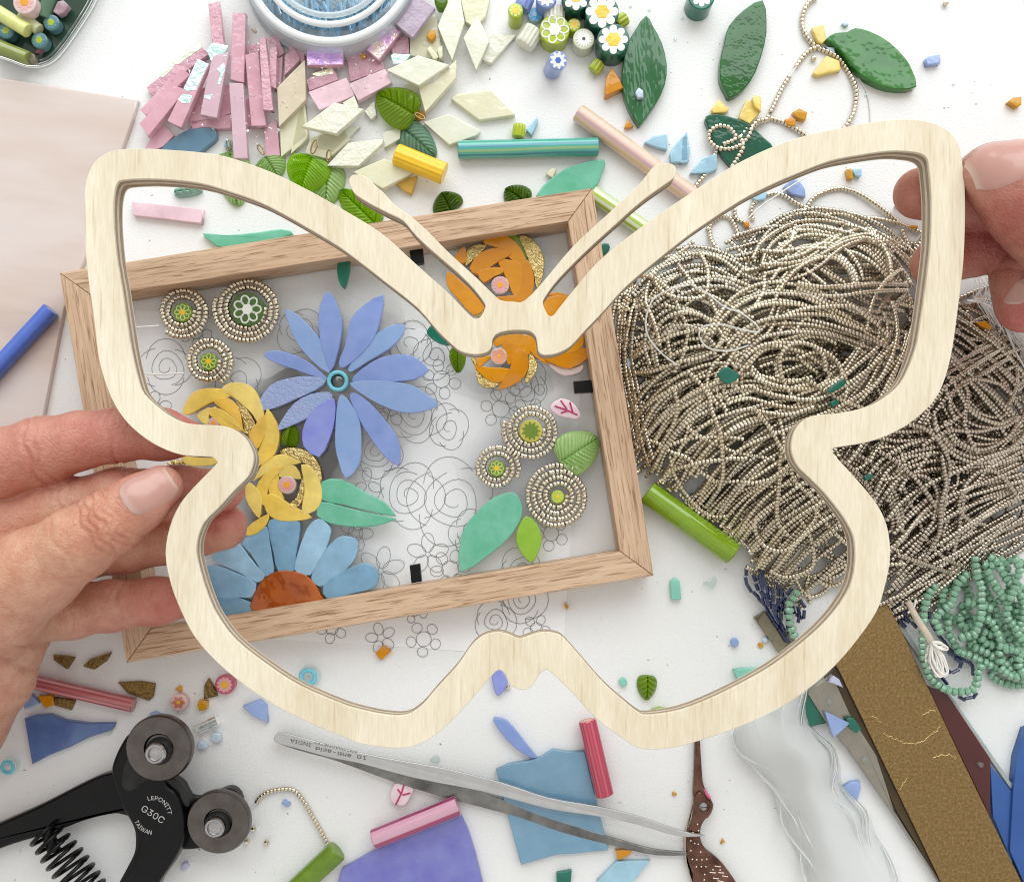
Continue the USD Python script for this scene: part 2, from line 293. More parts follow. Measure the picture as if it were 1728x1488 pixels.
# ------------------------------------------------------------------ oak picture frame with the glass mosaic
OZ1, GZ = .016, .0065
oak_dir = math.atan2(143, 900)
def oak(key, ang):
    nodes = {'geo': ('geometry', {}), 'r': ('mapping', {'rotation': (0, 0, -ang)}), 'm1': ('mapping', {'scale': (26, 620, 620)}), 'm2': ('mapping', {'scale': (70, 1500, 1500)}), 'm3': ('mapping', {'scale': (9, 110, 110)}),
             'n1': ('noise_texture', {'scale': 1., 'detail': 5., 'roughness': .65, 'distortion': .5}), 'n2': ('noise_texture', {'scale': 1., 'detail': 2., 'roughness': .5, 'distortion': .8}), 'n3': ('noise_texture', {'scale': 1., 'detail': 2.}),
             'c1': ('rgb_ramp', {'ramp': [(.25, (.43, .285, .175)), (.5, (.60, .425, .285)), (.75, (.70, .53, .375))]}),
             'c2': ('rgb_ramp', {'ramp': [(.0, (1, 1, 1)), (.55, (1, 1, 1)), (.66, (.50, .38, .29)), (1, (.42, .31, .23))]}),
             'c3': ('rgb_ramp', {'ramp': [(.3, (.86, .82, .8)), (.7, (1.0, 1., 1.))]}),
             'x': ('mix_color', {'blend_type': 'multiply', 'fac': .85}), 'x2': ('mix_color', {'blend_type': 'multiply', 'fac': .8}), 'bw': ('rgb_to_bw', {}), 'b': ('bump', {'strength': .7, 'distance': .0004}), 'p': ('principled_bsdf', {'roughness': .6, 'specular_ior_level': .3})}
    L = [('geo.position', 'r.vector'), ('r.vector', 'm1.vector'), ('r.vector', 'm2.vector'), ('r.vector', 'm3.vector'), ('m1.vector', 'n1.vector'), ('m2.vector', 'n2.vector'), ('m3.vector', 'n3.vector'), ('n1.fac', 'c1.fac'), ('n2.fac', 'c2.fac'), ('n3.fac', 'c3.fac'),
         ('c1.color', 'x.a'), ('c2.color', 'x.b'), ('x.result', 'x2.a'), ('c3.color', 'x2.b'), ('x2.result', 'p.base_color'), ('x2.result', 'bw.color'), ('bw.val', 'b.height'), ('b.normal', 'p.normal')]
    return usdkit.material(stage, '/World/Looks/' + key, nodes, L, surface='p.BSDF')
oak_a, oak_b = oak('oak_along', oak_dir), oak('oak_across', oak_dir + math.pi / 2)
C = W(np.array([(100, 460), (1000, 317), (1103, 971), (213, 1118)], float), OZ1)
of = thing('picture_frame', (*C.mean(0), 0), 'oak picture frame lying under the butterfly, its glass covered with mosaic flowers', 'picture frame')
Ci = inset(ccw(C)[::-1][::-1], 50 * PX * (CAM_H - OZ1) / CAM_H); Cc = ccw(C)
def rail(k):
    a, b, c, d = Cc[k], Cc[(k + 1) % 4], Ci[(k + 1) % 4], Ci[k]
    e = (b - a) / np.linalg.norm(b - a) * .00006
    return slab(np.array([a + e, b - e, c - e, d + e]), .0006, OZ1, .0005)
for k in range(4):
    e = Cc[(k + 1) % 4] - Cc[k]
    add('frame_rail', rail(k), oak_a if abs(e[0]) > abs(e[1]) else oak_b, of, smooth=20)
glass_m = pane('clear_pane', (.995, .998, .997), .022, .03)
add('glass_pane', slab(inset(Ci, .0002), GZ - .002, GZ, .0002), glass_m, of, smooth=False)
black_m = mat('black_plastic', (.006, .006, .0065), spec=.2, rough=.4, var=.3)
for s in ('P 691,423 713,419 715,443 694,446', 'P 968,643 999,641 1001,661 970,663', 'P 691,954 708,951 711,981 694,984'):
    add('frame_clip', plate(s, GZ + .0002, .004, .0004), black_m, of)
# mosaic pieces, glued on the pane
PT = .0027
gold_foil = mat('gold_foil', (.62, .50, .23), rough=.22, metal=1., col2=(.45, .34, .12), scale=500., bump=1., bscale=700., bdist=.0012)
blues = [opal('glass_periwinkle', (0.265, 0.371, 0.742), col2=(0.201, 0.307, 0.657)), opal('glass_cornflower', (0.233, 0.392, 0.700), col2=(0.297, 0.424, 0.742)), opal('glass_lilac_blue', (0.233, 0.265, 0.763), col2=(0.297, 0.360, 0.742)), opal('glass_sky_irid', (.30, .45, .74), col2=(.36, .42, .72), bump=.5, bscale=900.)]
yellows = [opal('glass_yellow', (0.848, 0.594, 0.106)), opal('glass_yellow_pale', (0.860, 0.657, 0.170)), opal('glass_yellow_deep', (0.827, 0.519, 0.069))]
oranges = [opal('glass_orange', (.68, .27, .004), var=.08, sss=.05), opal('glass_orange_deep', (.63, .235, .004), var=.08, sss=.05)]
skies = [opal('glass_sky', (0.254, 0.466, 0.647)), opal('glass_sky_dark', (0.180, 0.371, 0.541)), opal('glass_sky_pale', (0.318, 0.541, 0.721))]
seafoam = opal('glass_seafoam', (.11, .47, .29), col2=(.19, .56, .40)); lime = opal('glass_lime', (.24, .48, .02), col2=(.32, .54, .04)); teal = opal('glass_teal', (.005, .15, .10))
goo = pane('clear_glue', (.997, .998, .998), .03, .05)
def flower(name, s_center, label, petals, mats, pn='petal'):
    p = thing(name, (*W(np.array(s_center, float), GZ), GZ), label, parent=of)
    for i, s in enumerate(petals):
        jz = float(rng.uniform(0, .0006))
        q_ = Polygon(pts(s)).buffer(0).buffer(2.0, join_style=2, mitre_limit=3); q_ = np.array((max(q_.geoms, key=lambda x: x.area) if hasattr(q_, 'geoms') else q_).exterior.coords)[:-1]
        add(pn, plate(q_, GZ + .0001, PT + jz, .0003, 2), mats[i % len(mats)], p, smooth=35)
    return p
fb = flower('blue_flower', (572, 643), 'twelve pointed periwinkle glass petals round a turquoise ring',
  ["D 1440,225 1510,262 1600,365 1640,440 1648,525 1560,460 1490,370 1455,290", "D 1648,130 1700,220 1712,310 1690,430 1660,510 1625,420 1605,300 1612,200", "E 222,150 210,250 180,350 120,430 30,500 10,480 40,400 70,270 130,200",
   "E 325,295 320,340 250,410 150,470 70,520 60,505 120,420 200,340 270,300", "E 445,520 380,560 270,572 150,570 80,568 120,520 220,460 330,445 400,470", "E 495,690 420,722 320,725 220,690 130,640 70,590 130,578 250,580 370,600 450,650",
   "E 300,990 240,950 170,860 110,760 65,655 90,640 160,690 230,770 290,850 308,930", "E 42,1055 10,980 -8,900 -6,790 4,680 22,650 60,690 105,780 112,900 100,990", "D 1672,670 1676,760 1650,860 1600,948 1530,900 1525,820 1560,740 1620,690",
   "D 1650,635 1660,665 1600,720 1500,775 1405,812 1420,770 1480,690 1560,645", "D 1628,570 1580,615 1480,660 1390,700 1315,715 1305,680 1360,600 1450,565 1550,555", "D 1635,560 1560,540 1480,510 1390,480 1335,445 1380,425 1480,450 1570,500"],
  [blues[1], blues[0], blues[0], blues[1], blues[0], blues[1], blues[0], blues[1], blues[2], blues[3], blues[3], blues[0]])
turq = mat('turquoise_clear', (.18, .62, .76), rough=.05, trans=.15, var=.1); clearlump = pane('clear_glass', (.90, .95, .94), .10, .05)
def torus(c, R, r, z, seg=32):
    a = np.linspace(0, 2 * np.pi, 13); return lathe(np.c_[R + r * np.cos(a), z + r * np.sin(a)], seg, (*c, 0))
def dome(c, r, z0, h, seg=24):
    a = np.linspace(0, np.pi / 2, 6); return lathe(np.r_[[(r * .96, z0)], np.c_[r * np.cos(a), z0 + h * .15 + h * .85 * np.sin(a)]], seg, (*c, 0))
c0 = W(np.array((570., 643.)), GZ + .003)
add('center_ring', torus(c0, 14.5 * PX, 3.4 * PX, GZ + PT + .0005), turq, fb, smooth=True)
add('center_lens', dome(c0, 14 * PX, GZ + .0002, .0038), clearlump, fb, smooth=True)
def millefiori(name, c_px, r_px, z0, h, body, petal, core, n=8, style='daisy', parent=None, label=None, cat='glass slice', group=None, tilt=(0, 0), pr=.8, cr=.32, rib=0):
    """round slice of patterned cane; the pattern is its own flat inlay"""
    r = r_px * PX; top = z0 + h; c = W(np.array(c_px, float), top); a = np.arange(64) * 2 * np.pi / 64
    R = r * (1 - .05 * (rib > 0) * (.5 + .5 * np.cos(rib * a)))
    def poly(k): return np.c_[k * np.cos(a), k * np.sin(a)]
    L = []
    L.append(('body', slab(poly(R), z0, top, min(.0005, h * .2)), body))
    e = .00012
    if style == 'daisy': q = r * pr * (.66 + .34 * np.abs(np.cos(n * a / 2)) ** .55); L.append(('petals', slab(poly(q), top - .0003, top + e, .00005), petal))
    elif style == 'star': q = r * pr * (.62 + .38 * np.abs(((n * a / (2 * np.pi)) % 1) * 2 - 1)); L.append(('petals', slab(poly(q), top - .0003, top + e, .00005), petal))
    elif style == 'loops':
        parts = []
        for k in range(n):
            b = 2 * np.pi * k / n; cc = np.array([np.cos(b), np.sin(b)]) * r * pr * .62; s = np.linspace(0, 2 * np.pi, 19)
            u, w = np.array([np.cos(b), np.sin(b)]), np.array([-np.sin(b), np.cos(b)]); rr = r * pr * .30
            P = cc + np.cos(s)[:, None] * u * rr * 1.15 + np.sin(s)[:, None] * w * rr * .9
            parts.append(tube(np.c_[P, np.full(len(P), top)], r * .055, 6, False))
        L.append(('petals', cat_mesh(parts), petal))
    if core is not None: L.append(('core', slab(poly(r * cr * (1 + .08 * np.cos(6 * a))), top - .0003, top + 2 * e, .00006), core))
    t = thing(name, (*c, z0), label, None if parent else cat, group, parent)
    T = np.eye(3)
    if tilt != (0, 0):
        T = trimesh.transformations.euler_matrix(tilt[0], tilt[1], 0)[:3, :3]
    for nm, (v, f), m in L:
        v = (v - (0, 0, z0)) @ T.T; L_min = 0
        v = v + (*c, z0)
        add(nm, (v, f), m, t, smooth=35)
    if tilt != (0, 0):
        pass
    return t
pinkg = opal('glass_pink_core', (.80, .30, .30), col2=(.85, .50, .46)); orange_core = opal('glass_orange_core', (.90, .42, .02)); clear_pink = mat('clear_blush', (.85, .70, .66), rough=.08, trans=.4, var=.05)
ol = opal('glass_olive', (.16, .27, .02)); dgreen = opal('glass_bottle_green', (.006, .10, .06)); white_g = opal('glass_white', (.86, .88, .86), var=.03); yel_core = opal('glass_sun', (.93, .60, .02), var=.05); darkgreen_w = opal('glass_moss', (.05, .13, .01))
fy = flower('yellow_rose', (395, 695), 'upper yellow glass rose with gold foil pieces',
  ["U 180,390 200,310 270,210 370,165 500,160 610,175 650,215 560,245 430,290 330,350 230,400", "U 575,155 650,105 760,105 860,150 920,240 960,340 970,440 935,495 880,410 790,320 680,230", "U 490,275 570,250 660,280 720,370 745,450 755,530 690,450 600,370 540,330",
   "U 425,385 480,355 560,375 650,440 720,510 770,575 660,545 560,520 480,440", "U 325,420 380,375 425,360 415,420 410,500 350,470", "U 975,430 1000,500 990,600 950,690 910,740 840,620 880,560", "U 1020,380 1080,460 1120,560 1125,660 1100,760 1050,840 930,915 940,780 1000,640 995,520",
   "U 165,850 250,835 380,835 480,860 505,885 440,915 280,920 200,900", "U 620,620 760,640 830,700 870,800 800,900 700,850 640,720"], yellows)
for s in ("U 695,285 760,300 830,380 890,480 900,560 850,610 790,600 780,520 750,420", "U 0,905 100,865 200,905 100,925", "U 430,345 500,330 520,350 450,360"): add('foil_piece', plate(s, GZ + .0001, .0026, .0004, 2), gold_foil, fy)
millefiori('rose_center', (360, 714), 10, GZ + .0001, .003, clear_pink, pinkg, orange_core, 10, 'star', fy)
fy2 = flower('yellow_rose', (480, 815), 'lower yellow glass rose with a pink slice at its centre',
  ["U 905,1050 960,940 1050,860 1170,820 1290,870 1330,890 1240,915 1110,935 1000,1000", "U 915,1150 980,1040 1080,960 1160,948 1110,1010 1035,1090 1005,1200 990,1310 940,1260", "U 1155,962 1220,935 1290,942 1340,1045 1240,1036 1145,1028", "U 1040,1115 1065,1065 1115,1035 1130,1120 1150,1200 1165,1265 1090,1232 1045,1190",
   "U 1370,930 1450,950 1520,1050 1555,1180 1545,1290 1490,1370 1390,1400 1375,1330 1400,1200 1390,1050", "U 995,1270 1040,1220 1110,1238 1230,1315 1340,1375 1440,1440 1330,1468 1160,1470 1060,1430 1010,1370", "U 820,1110 900,1160 950,1250 945,1340 930,1430 880,1380 810,1250", "V 390,340 430,280 560,205 550,270 480,340 400,365"], [yellows[1], yellows[0]])
for s in ("U 1140,790 1220,745 1330,750 1440,790 1520,880 1560,990 1560,1100 1480,1000 1400,910 1290,860", "U 1235,1312 1310,1235 1345,1110 1378,1040 1392,1150 1380,1260 1340,1330 1280,1350"): add('foil_piece', plate(s, GZ + .0001, .0026, .0004, 2), gold_foil, fy2)
millefiori('rose_center', (484, 818), 15, GZ + .0001, .0031, clear_pink, pinkg, orange_core, 12, 'star', fy2, pr=.9)
fd = flower('blue_daisy', (480, 960), 'half daisy of sky blue glass petals round a copper coloured half disc',
  ["V 40,650 130,640 300,705 455,785 425,890 330,895 110,895 60,760", "V 115,935 250,905 415,955 425,1015 210,1055 150,980", "V 100,560 200,480 310,450 400,560 465,640 530,720 475,765 330,685 150,605", "V 360,440 450,350 550,310 575,430 595,560 608,690 545,710 485,615 430,525",
   "V 575,290 620,240 720,250 830,265 825,400 800,540 785,665 665,675 625,520", "V 1000,240 1070,280 1100,340 1060,480 1010,570 930,700 860,690 805,660 835,520 885,380 930,290", "V 1170,400 1260,390 1330,430 1310,560 1230,660 1120,760 1010,800 950,740 985,635 1055,515", "V 1320,640 1410,620 1500,680 1505,760 1460,820 1300,860 1085,905 1055,805 1180,705"], skies)
copper = mat('copper_glass', (.36, .065, .002), rough=.05, metal=.35, thru=(.9, .42, .06), fac=.85, col2=(.66, .17, .006), scale=45., bump=.7, bscale=40., bdist=.006, coat=.8)
add('copper_center', plate("V 430,1025 440,900 500,780 600,695 720,672 860,695 960,770 1020,880 1030,935 730,985", GZ + .0001, .0033, .0004, 2), copper, fd)
fo = flower('orange_rose', (840, 460), 'upper orange glass rose edged with gold foil',
  ["W 490,130 560,95 650,90 740,150 800,240 840,350 800,365 700,265 600,185 500,150", "W 370,360 420,270 500,215 600,200 690,240 620,280 540,335 430,400", "W 605,295 700,300 770,325 795,400 795,500 740,585 700,500 650,390", "W 845,310 880,400 890,500 860,600 800,640 620,645 600,605 750,592 808,480 805,380",
   "W 440,405 500,368 620,362 630,390 560,420 480,468", "W 245,265 310,195 320,300 270,300", "W 185,400 300,490 420,590 480,680 390,740 260,600 180,500"], oranges)
for s in ("W 330,210 400,165 500,160 480,210 400,285 330,340 315,290", "W 770,90 850,95 940,180 985,290 970,450 920,530 895,420 850,290 800,180", "W 380,700 440,680 480,720 430,770"): add('foil_piece', plate(s, GZ + .0001, .0026, .0004, 2), gold_foil, fo)
add('green_piece', plate("W 600,95 700,70 780,110 850,310 760,310 700,220", GZ + .0001, .002, .0003, 2), ol, fo)
millefiori('rose_center', (844, 481), 15, GZ + .0001, .0032, clear_pink, pinkg, orange_core, 14, 'star', fo, pr=.95)
fo2 = flower('orange_rose', (850, 612), 'middle orange glass rose with a pale pink slice',
  ["W 560,960 620,920 720,905 820,930 860,1040 840,1075 740,1005 650,975 590,1005", "W 770,1045 835,1090 840,1200 770,1300 620,1360 660,1280 705,1205 725,1130", "W 415,1180 500,1195 690,1212 640,1290 560,1310 470,1250", "W 640,990 740,1015 765,1045 720,1125 685,1150 655,1050", "W 440,1175 430,1120 530,1100 455,1165"], oranges)
for s in ("W 405,1190 470,1270 610,1330 520,1365 430,1320", "W 860,1060 920,1130 920,1220 840,1325 820,1290 850,1180", "W 370,1115 430,1115 410,1175"): add('foil_piece', plate(s, GZ + .0001, .0026, .0004, 2), gold_foil, fo2)
millefiori('rose_center', (842, 601), 14, GZ + .0001, .0032, clear_pink, opal('glass_salmon', (.80, .36, .22)), yel_core, 5, 'daisy', fo2, pr=.9, cr=.15)
fo3 = flower('orange_rose', (955, 570), 'right orange glass rose against the frame', ["W 975,655 1040,605 1150,600 1180,612 1100,690 1040,760 990,720", "W 1040,580 1100,568 1190,598 1140,608", "W 845,930 900,960 930,1060 990,1140 920,1100 865,1030", "W 1000,1115 1100,1075 1330,1038 1335,1110 1200,1190 1080,1160", "W 1200,1050 1295,930 1300,1000 1240,1050", "W 950,780 1100,760 1250,850 1180,980 1010,1000"], oranges)
add('pale_piece', plate("W 1005,1140 1080,1172 1200,1200 1310,1165 1290,1230 1150,1260 1050,1200", GZ + .0001, .002, .0004, 2), clear_pink, fo3)
# leaves on the pane
add('glass_leaf', plate("V 1030,-90 1200,-110 1400,0 1560,80 1655,190 1640,208 1400,158 1200,108 1025,68", GZ + .0001, PT, .0005, 2), seafoam, of, label='seafoam leaf upper half beside the lower yellow rose')
add('glass_leaf', plate("V 1020,82 1200,120 1400,170 1645,222 1640,245 1500,290 1300,300 1100,270 985,200", GZ + .0001, PT, .0005, 2), seafoam, of, label='seafoam leaf lower half beside the lower yellow rose')
add('glass_leaf', plate("E 620,1345 690,1240 780,1160 880,1130 920,1180 925,1250 870,1350 770,1440 615,1535", GZ + .0001, PT, .0005, 2), seafoam, of, label='long seafoam leaf under the three bead spirals on the right')
add('glass_leaf', plate("E 945,1250 1000,1290 1025,1360 1010,1430 975,1488 930,1450 895,1380 905,1310", GZ + .0001, PT, .0005, 2), lime, of, label='small lime leaf')
add('glass_leaf', plate("W 0,880 60,820 110,860 200,1000 100,985 20,930", GZ + .0001, PT, .0005, 2), teal, of, label='dark teal leaf tip under the butterfly')
add('glass_leaf', plate("B 0,1310 60,1310 50,1400 30,1450 0,1400", GZ + .0001, PT, .0005, 2), teal, of, label='dark teal leaf tip by the top rail')
def leaf_bead(name, base, tip, half, material, z0, th, parent=None, label=None, cat='leaf bead', group=None, ribs=9, ridge=.0010, nu=44, nv=25, wire=None, blunt=.5):
    """pressed glass leaf: heart shaped plan, herringbone ridges, raised midrib"""
    top = z0 + th; A, B = W(np.array(base, float), top), W(np.array(tip, float), top); d = B - A; L = np.linalg.norm(d); d /= L; n = np.array([-d[1], d[0]])
    u, vv = np.meshgrid(np.linspace(0, 1, nu), np.linspace(-1, 1, nv), indexing='ij')
    w = half * PX * np.clip(np.sin(np.pi * u ** .62) ** blunt, 0, 1); w = np.where((u == 0) | (u == 1), 0, w)
    x, y = u * L - .06 * L * np.abs(vv) * (u < .25), vv * w
    ph = (u * ribs - np.abs(vv) * ribs * .28)
    zt = z0 + th * (.25 + .75 * (1 - np.abs(vv) ** 2.2) * np.sin(np.pi * np.clip(u, .02, .98)) ** .4) + ridge * (np.abs(np.sin(np.pi * ph)) - .5) * (1 - np.abs(vv) ** 6) * (w > 0) - ridge * 1.2 * np.exp(-(vv / .06) ** 2)
    P = A + x[..., None] * d + y[..., None] * n
    up = np.concatenate([P, np.maximum(zt, z0 + .0002)[..., None]], -1).reshape(-1, 3); lo = np.concatenate([P, np.full((*u.shape, 1), z0)], -1).reshape(-1, 3)
    i = np.arange(nu * nv).reshape(nu, nv); q = np.stack([i[:-1, :-1], i[1:, :-1], i[1:, 1:], i[:-1, 1:]], -1).reshape(-1, 4); m = nu * nv; f = [np.vstack([q[:, [0, 1, 2]], q[:, [0, 2, 3]]]), np.vstack([q[:, [0, 2, 1]], q[:, [0, 3, 2]]]) + m]
    e = np.r_[i[:, 0]]; g = i[:, -1]; f += [np.c_[e[:-1], e[1:] + m, e[1:]], np.c_[e[:-1], e[:-1] + m, e[1:] + m], np.c_[g[:-1], g[1:], g[1:] + m], np.c_[g[:-1], g[1:] + m, g[:-1] + m]]
    mesh = (np.vstack([up, lo]), np.vstack(f))
    if wire is None: return add(name, mesh, material, parent, label, None if parent else cat, group, smooth=50)
    t = thing(name, (*A, z0), label, cat, group, parent); add('leaf_body', mesh, material, t, smooth=50)
    s = np.linspace(0, 2 * np.pi, 17); O = np.r_[A, z0 + th * .6]; D = np.r_[-d, 0]; N = np.r_[n, 0]
    P = O + (.0008 + .0022 * (1 - np.cos(s)))[:, None] * D * wire + np.sin(s)[:, None] * N * .0008 * wire + np.array([0, 0, .0006])
    add('wire_loop', tube(P, .0003, 6), wire_m, t, smooth=True)
    return t
def tinted(key, through, body, fac=.55, rough=.05):
    if key not in MATS:
        MATS[key] = usdkit.material(stage, '/World/Looks/' + key, {'t': ('transparent_bsdf', {'color': through}), 'p': ('principled_bsdf', {'base_color': body, 'roughness': rough, 'coat_weight': .5}), 'm': ('mix_closure', {'fac': fac})}, [('t.BSDF', 'm.closure1'), ('p.BSDF', 'm.closure2')], surface='m.closure')
    return MATS[key]
wire_m = mat('brass_wire', (.35, .25, .12), rough=.25, metal=1.)
leaf_lime, leaf_olive, leaf_dark, leaf_sage, leaf_milk = tinted('leaf_glass_lime', (.62, .88, .12), (.26, .50, .005), .6), tinted('leaf_glass_olive', (.60, .76, .15), (.20, .34, .006), .6), tinted('leaf_glass_dark', (.40, .60, .10), (.08, .16, .004), .6), tinted('leaf_glass_sage', (.62, .80, .68), (.20, .38, .26), .6), tinted('leaf_glass_milky', (.72, .88, .55), (.40, .62, .22), .75, .15)
leaf_bead('leaf_bead', (484, 751), (492, 716), 15, leaf_olive, GZ + .0001, .0032, of, 'tiny green pressed glass leaf by the blue flower'); leaf_bead('leaf_bead', (771, 586), (773, 628), 14, leaf_olive, GZ + .0001, .0032, of, 'tiny green pressed glass leaf by the orange roses')
leaf_bead('leaf_bead', (948, 777), (1010, 738), 36, leaf_milk, GZ + .0001, .0036, of, 'round milky green pressed glass leaf', ribs=11)
# bead spirals with patterned centres
silver_gold = mat('champagne_metal', (.72, .655, .525), rough=.17, metal=1., var=.12, scale=900.)
bronze = mat('bronze_metal', (.56, .495, .42), rough=.18, metal=1., var=.15, scale=900.)
def bead_spiral(c, r_in, r_out, body, petal, core, n, style, label, cr_px):
    t = thing('bead_spiral', (*W(np.array(c, float), GZ + .003), GZ), label, parent=of); pit = 10.2
    turns = (r_out - r_in) / pit; a = np.linspace(0, 2 * np.pi * turns, int(180 * turns)); r = r_in + pit * a / (2 * np.pi)
    P = W3(np.c_[c[0] + r * np.cos(a), c[1] + r * np.sin(a)], GZ + .0012); q = resample(P, 6.3 * PX)
    g = np.random.default_rng(int(c[0])); q = q + g.normal(0, .00011, q.shape)
    add('bead_coil', beads(q, np.gradient(q, axis=0), 5.15 * PX, 6.3 * PX / .94 * .97, 10, seed=int(c[1])), silver_gold, t, kind='stuff', smooth=50)
    millefiori('spiral_center', c, cr_px, GZ + .0001, .0026, body, petal, core, n, style, t, pr=.85, cr=.3)
    return t
wl = opal('glass_white_line', (.9, .92, .86), var=.02); yl = opal('glass_lemon_line', (.66, .80, .25), var=.05); gl = opal('glass_chartreuse', (.45, .55, .02))
bead_spiral((308, 527), 19, 43, ol, yl, yel_core, 8, 'loops', 'bead spiral by the upper left corner, its centre yellow and green', 16)
bead_spiral((417, 522), 30, 56, darkgreen_w, wl, wl, 7, 'loops', 'largest left bead spiral, white flower on dark green centre', 28)
bead_spiral((352, 610), 18, 40, ol, yl, yel_core, 8, 'loops', 'lowest left bead spiral, its centre bright yellow', 15)
bead_spiral((896, 727), 21, 47, opal('glass_mustard', (.62, .55, .08)), ol, None, 11, 'star', 'upper right bead spiral with a plain yellow spoked centre', 19)
bead_spiral((838, 790), 17, 38, ol, yl, yel_core, 8, 'loops', 'small right bead spiral with green and yellow centre', 14)
bead_spiral((941, 838), 15, 54, gl, yl, yel_core, 8, 'loops', 'large lower right bead spiral with a tiny centre', 11)
pinkleaf = opal('glass_pink_clear', (.88, .68, .74)); magenta = opal('glass_magenta', (.55, .02, .16))
def veined_leaf(name, s, veins, z0, parent=None, label=None, cat=None):
    if parent is None:
        t = thing(name, (*W(pts(s).mean(0), z0), z0), label, cat)
    else: t = thing(name, (*W(pts(s).mean(0), z0), z0), label, parent=parent)
    add('leaf_body', plate(s, z0, .003, .0008, 3), pinkleaf, t)
    for v in veins: add('vein', tube(W3(pts(v), z0 + .0031), .00035, 6), magenta, t, smooth=True)
    return t
veined_leaf('pink_leaf', "E 1065,700 1120,660 1180,680 1220,735 1205,765 1150,760 1090,740", ["E 1090,700 1150,720 1205,745", "E 1120,672 1150,715", "E 1165,680 1180,732", "E 1120,735 1160,722"], GZ + .0001, of, 'clear pink leaf with magenta veins')
# runny glue edges round the pieces
for i, (cx, cy, rx, ry) in enumerate([(575, 650, 150, 150), (440, 760, 125, 130), (500, 965, 165, 90), (850, 610, 105, 70), (880, 790, 110, 95), (845, 450, 100, 70)]):
    a = np.linspace(0, 2 * np.pi, 40, endpoint=False); k = 1 + .10 * np.sin(5 * a + i) + .06 * np.sin(11 * a + 2 * i)
    add('glue_patch', plate(np.c_[cx + rx * k * np.cos(a), cy + ry * k * np.sin(a)], GZ + .00005, .0004, .00035, 2), goo, of, smooth=60)

# ------------------------------------------------------------------ paper with the pencil pattern, under the glass
paper_m = mat('paper', (.85, .86, .88), rough=.7, var=.015, scale=60., bump=.05)
pz = .0003
pp = thing('pattern_sheet', (*W(np.array((590., 820.)), 0), 0), 'white sheet of paper with pencilled flowers, lying under the oak frame', 'paper')
add('sheet', slab(W(np.array([(228, 523), (985, 573), (950, 1109), (192, 1060)], float)), .0001, pz, .00005), paper_m, pp, smooth=False)
pencil = mat('pencil_line', (.17, .17, .18), rough=.7, var=.5, scale=800.)
def stroke(P, w=.75): return tube(W3(np.asarray(P, float), pz + .0001), w * PX * .55, 4)
def spiral_rose(cx, cy, R, turns, ex=1., ph=0., petals=5):
    g = np.random.default_rng(int(cx * 7 + cy)); parts = []
    a = np.linspace(0, 2 * np.pi * turns, 60); r = R * (.12 + .55 * a / a[-1]) * (1 + .06 * np.sin(3 * a + ph)); parts.append(stroke(np.c_[cx + ex * r * np.cos(a + ph), cy + r * np.sin(a + ph)]))
    for k in range(petals):
        b = ph + 2 * np.pi * k / petals; s = np.linspace(-.62, .62, 14) * (2 * np.pi / petals) * (1 + .2 * g.random()); rr = R * (.78 + .14 * g.random()) * (1 + .18 * np.cos(s * petals / 2))
        parts.append(stroke(np.c_[cx + ex * rr * np.cos(b + s), cy + rr * np.sin(b + s)]))
    add('pencil_rose', cat_mesh(parts), pencil, pp, smooth=False)
for q in [(700, 700, 52, 2.2, 1, 1.4, 5), (690, 835, 58, 2.4, 1, 2.6, 5), (880, 650, 46, 2., 1, .4, 5), (800, 900, 44, 2.2, 1, 1.9, 5), (735, 600, 40, 2., 1, .2, 4), (635, 762, 44, 2.5, 1, .3, 5), (757, 722, 40, 1.6, .85, 1.2, 4), (766, 845, 76, 2.6, 1, .7, 5), (280, 620, 48, 2.2, 1, 0, 4), (505, 560, 40, 2, 1, .8, 4), (835, 1048, 36, 2.3, 1, .2, 3), (882, 1012, 42, 2.4, 1, 2, 3), (690, 580, 42, 1.5, 1, 2, 4), (880, 960, 36, 2, 1, 1, 4), (400, 640, 40, 1.5, 1, 1, 4)]: spiral_rose(*q)
def daisy_sketch(cx, cy, R, n, ph=0, r0=.2, lobes=True):
    parts = []
    for k in range(n):
        b = ph + 2 * np.pi * k / n; s = np.linspace(0, 2 * np.pi, 20); u = np.array([np.cos(b), np.sin(b)]); w = np.array([-u[1], u[0]])
        P = np.array([cx, cy]) + u * R * (r0 + .5 * (1 - r0)) + np.cos(s)[:, None] * u * R * .5 * (1 - r0) + np.sin(s)[:, None] * w * R * min(.3, 1.6 / n); parts.append(stroke(P))
    a = np.linspace(0, 2 * np.pi, 24)
    if lobes: parts.append(stroke(np.c_[cx + R * .42 * np.cos(a), cy + R * .42 * np.sin(a)]))
    add('pencil_daisy', cat_mesh(parts), pencil, pp, smooth=False)
for q in [(745, 640, 34, 6, .3, .4), (660, 690, 30, 5, 1.1, .3), (930, 900, 30, 5, .5, .4), (600, 900, 30, 5, 0, .2), (760, 960, 34, 6, .9, .35), (330, 560, 28, 5, .2, .4), (260, 690, 30, 5, 1, .3), (560, 1060, 26, 5, .5, .3), (905, 1060, 24, 5, .2, .3), (715, 1078, 30, 5, .4, .45), (643, 1076, 26, 5, -.6, .2, False), (642, 963, 42, 6, -.3, .1, False), (845, 690, 34, 6, .2, .45), (890, 665, 30, 5, .9, .45), (722, 935, 36, 5, 2.2, .1, False), (700, 1030, 22, 4, .4, .45), (620, 815, 26, 3, .5, .1, False), (655, 1015, 20, 3, 1.2, .1, False)]: daisy_sketch(*q)

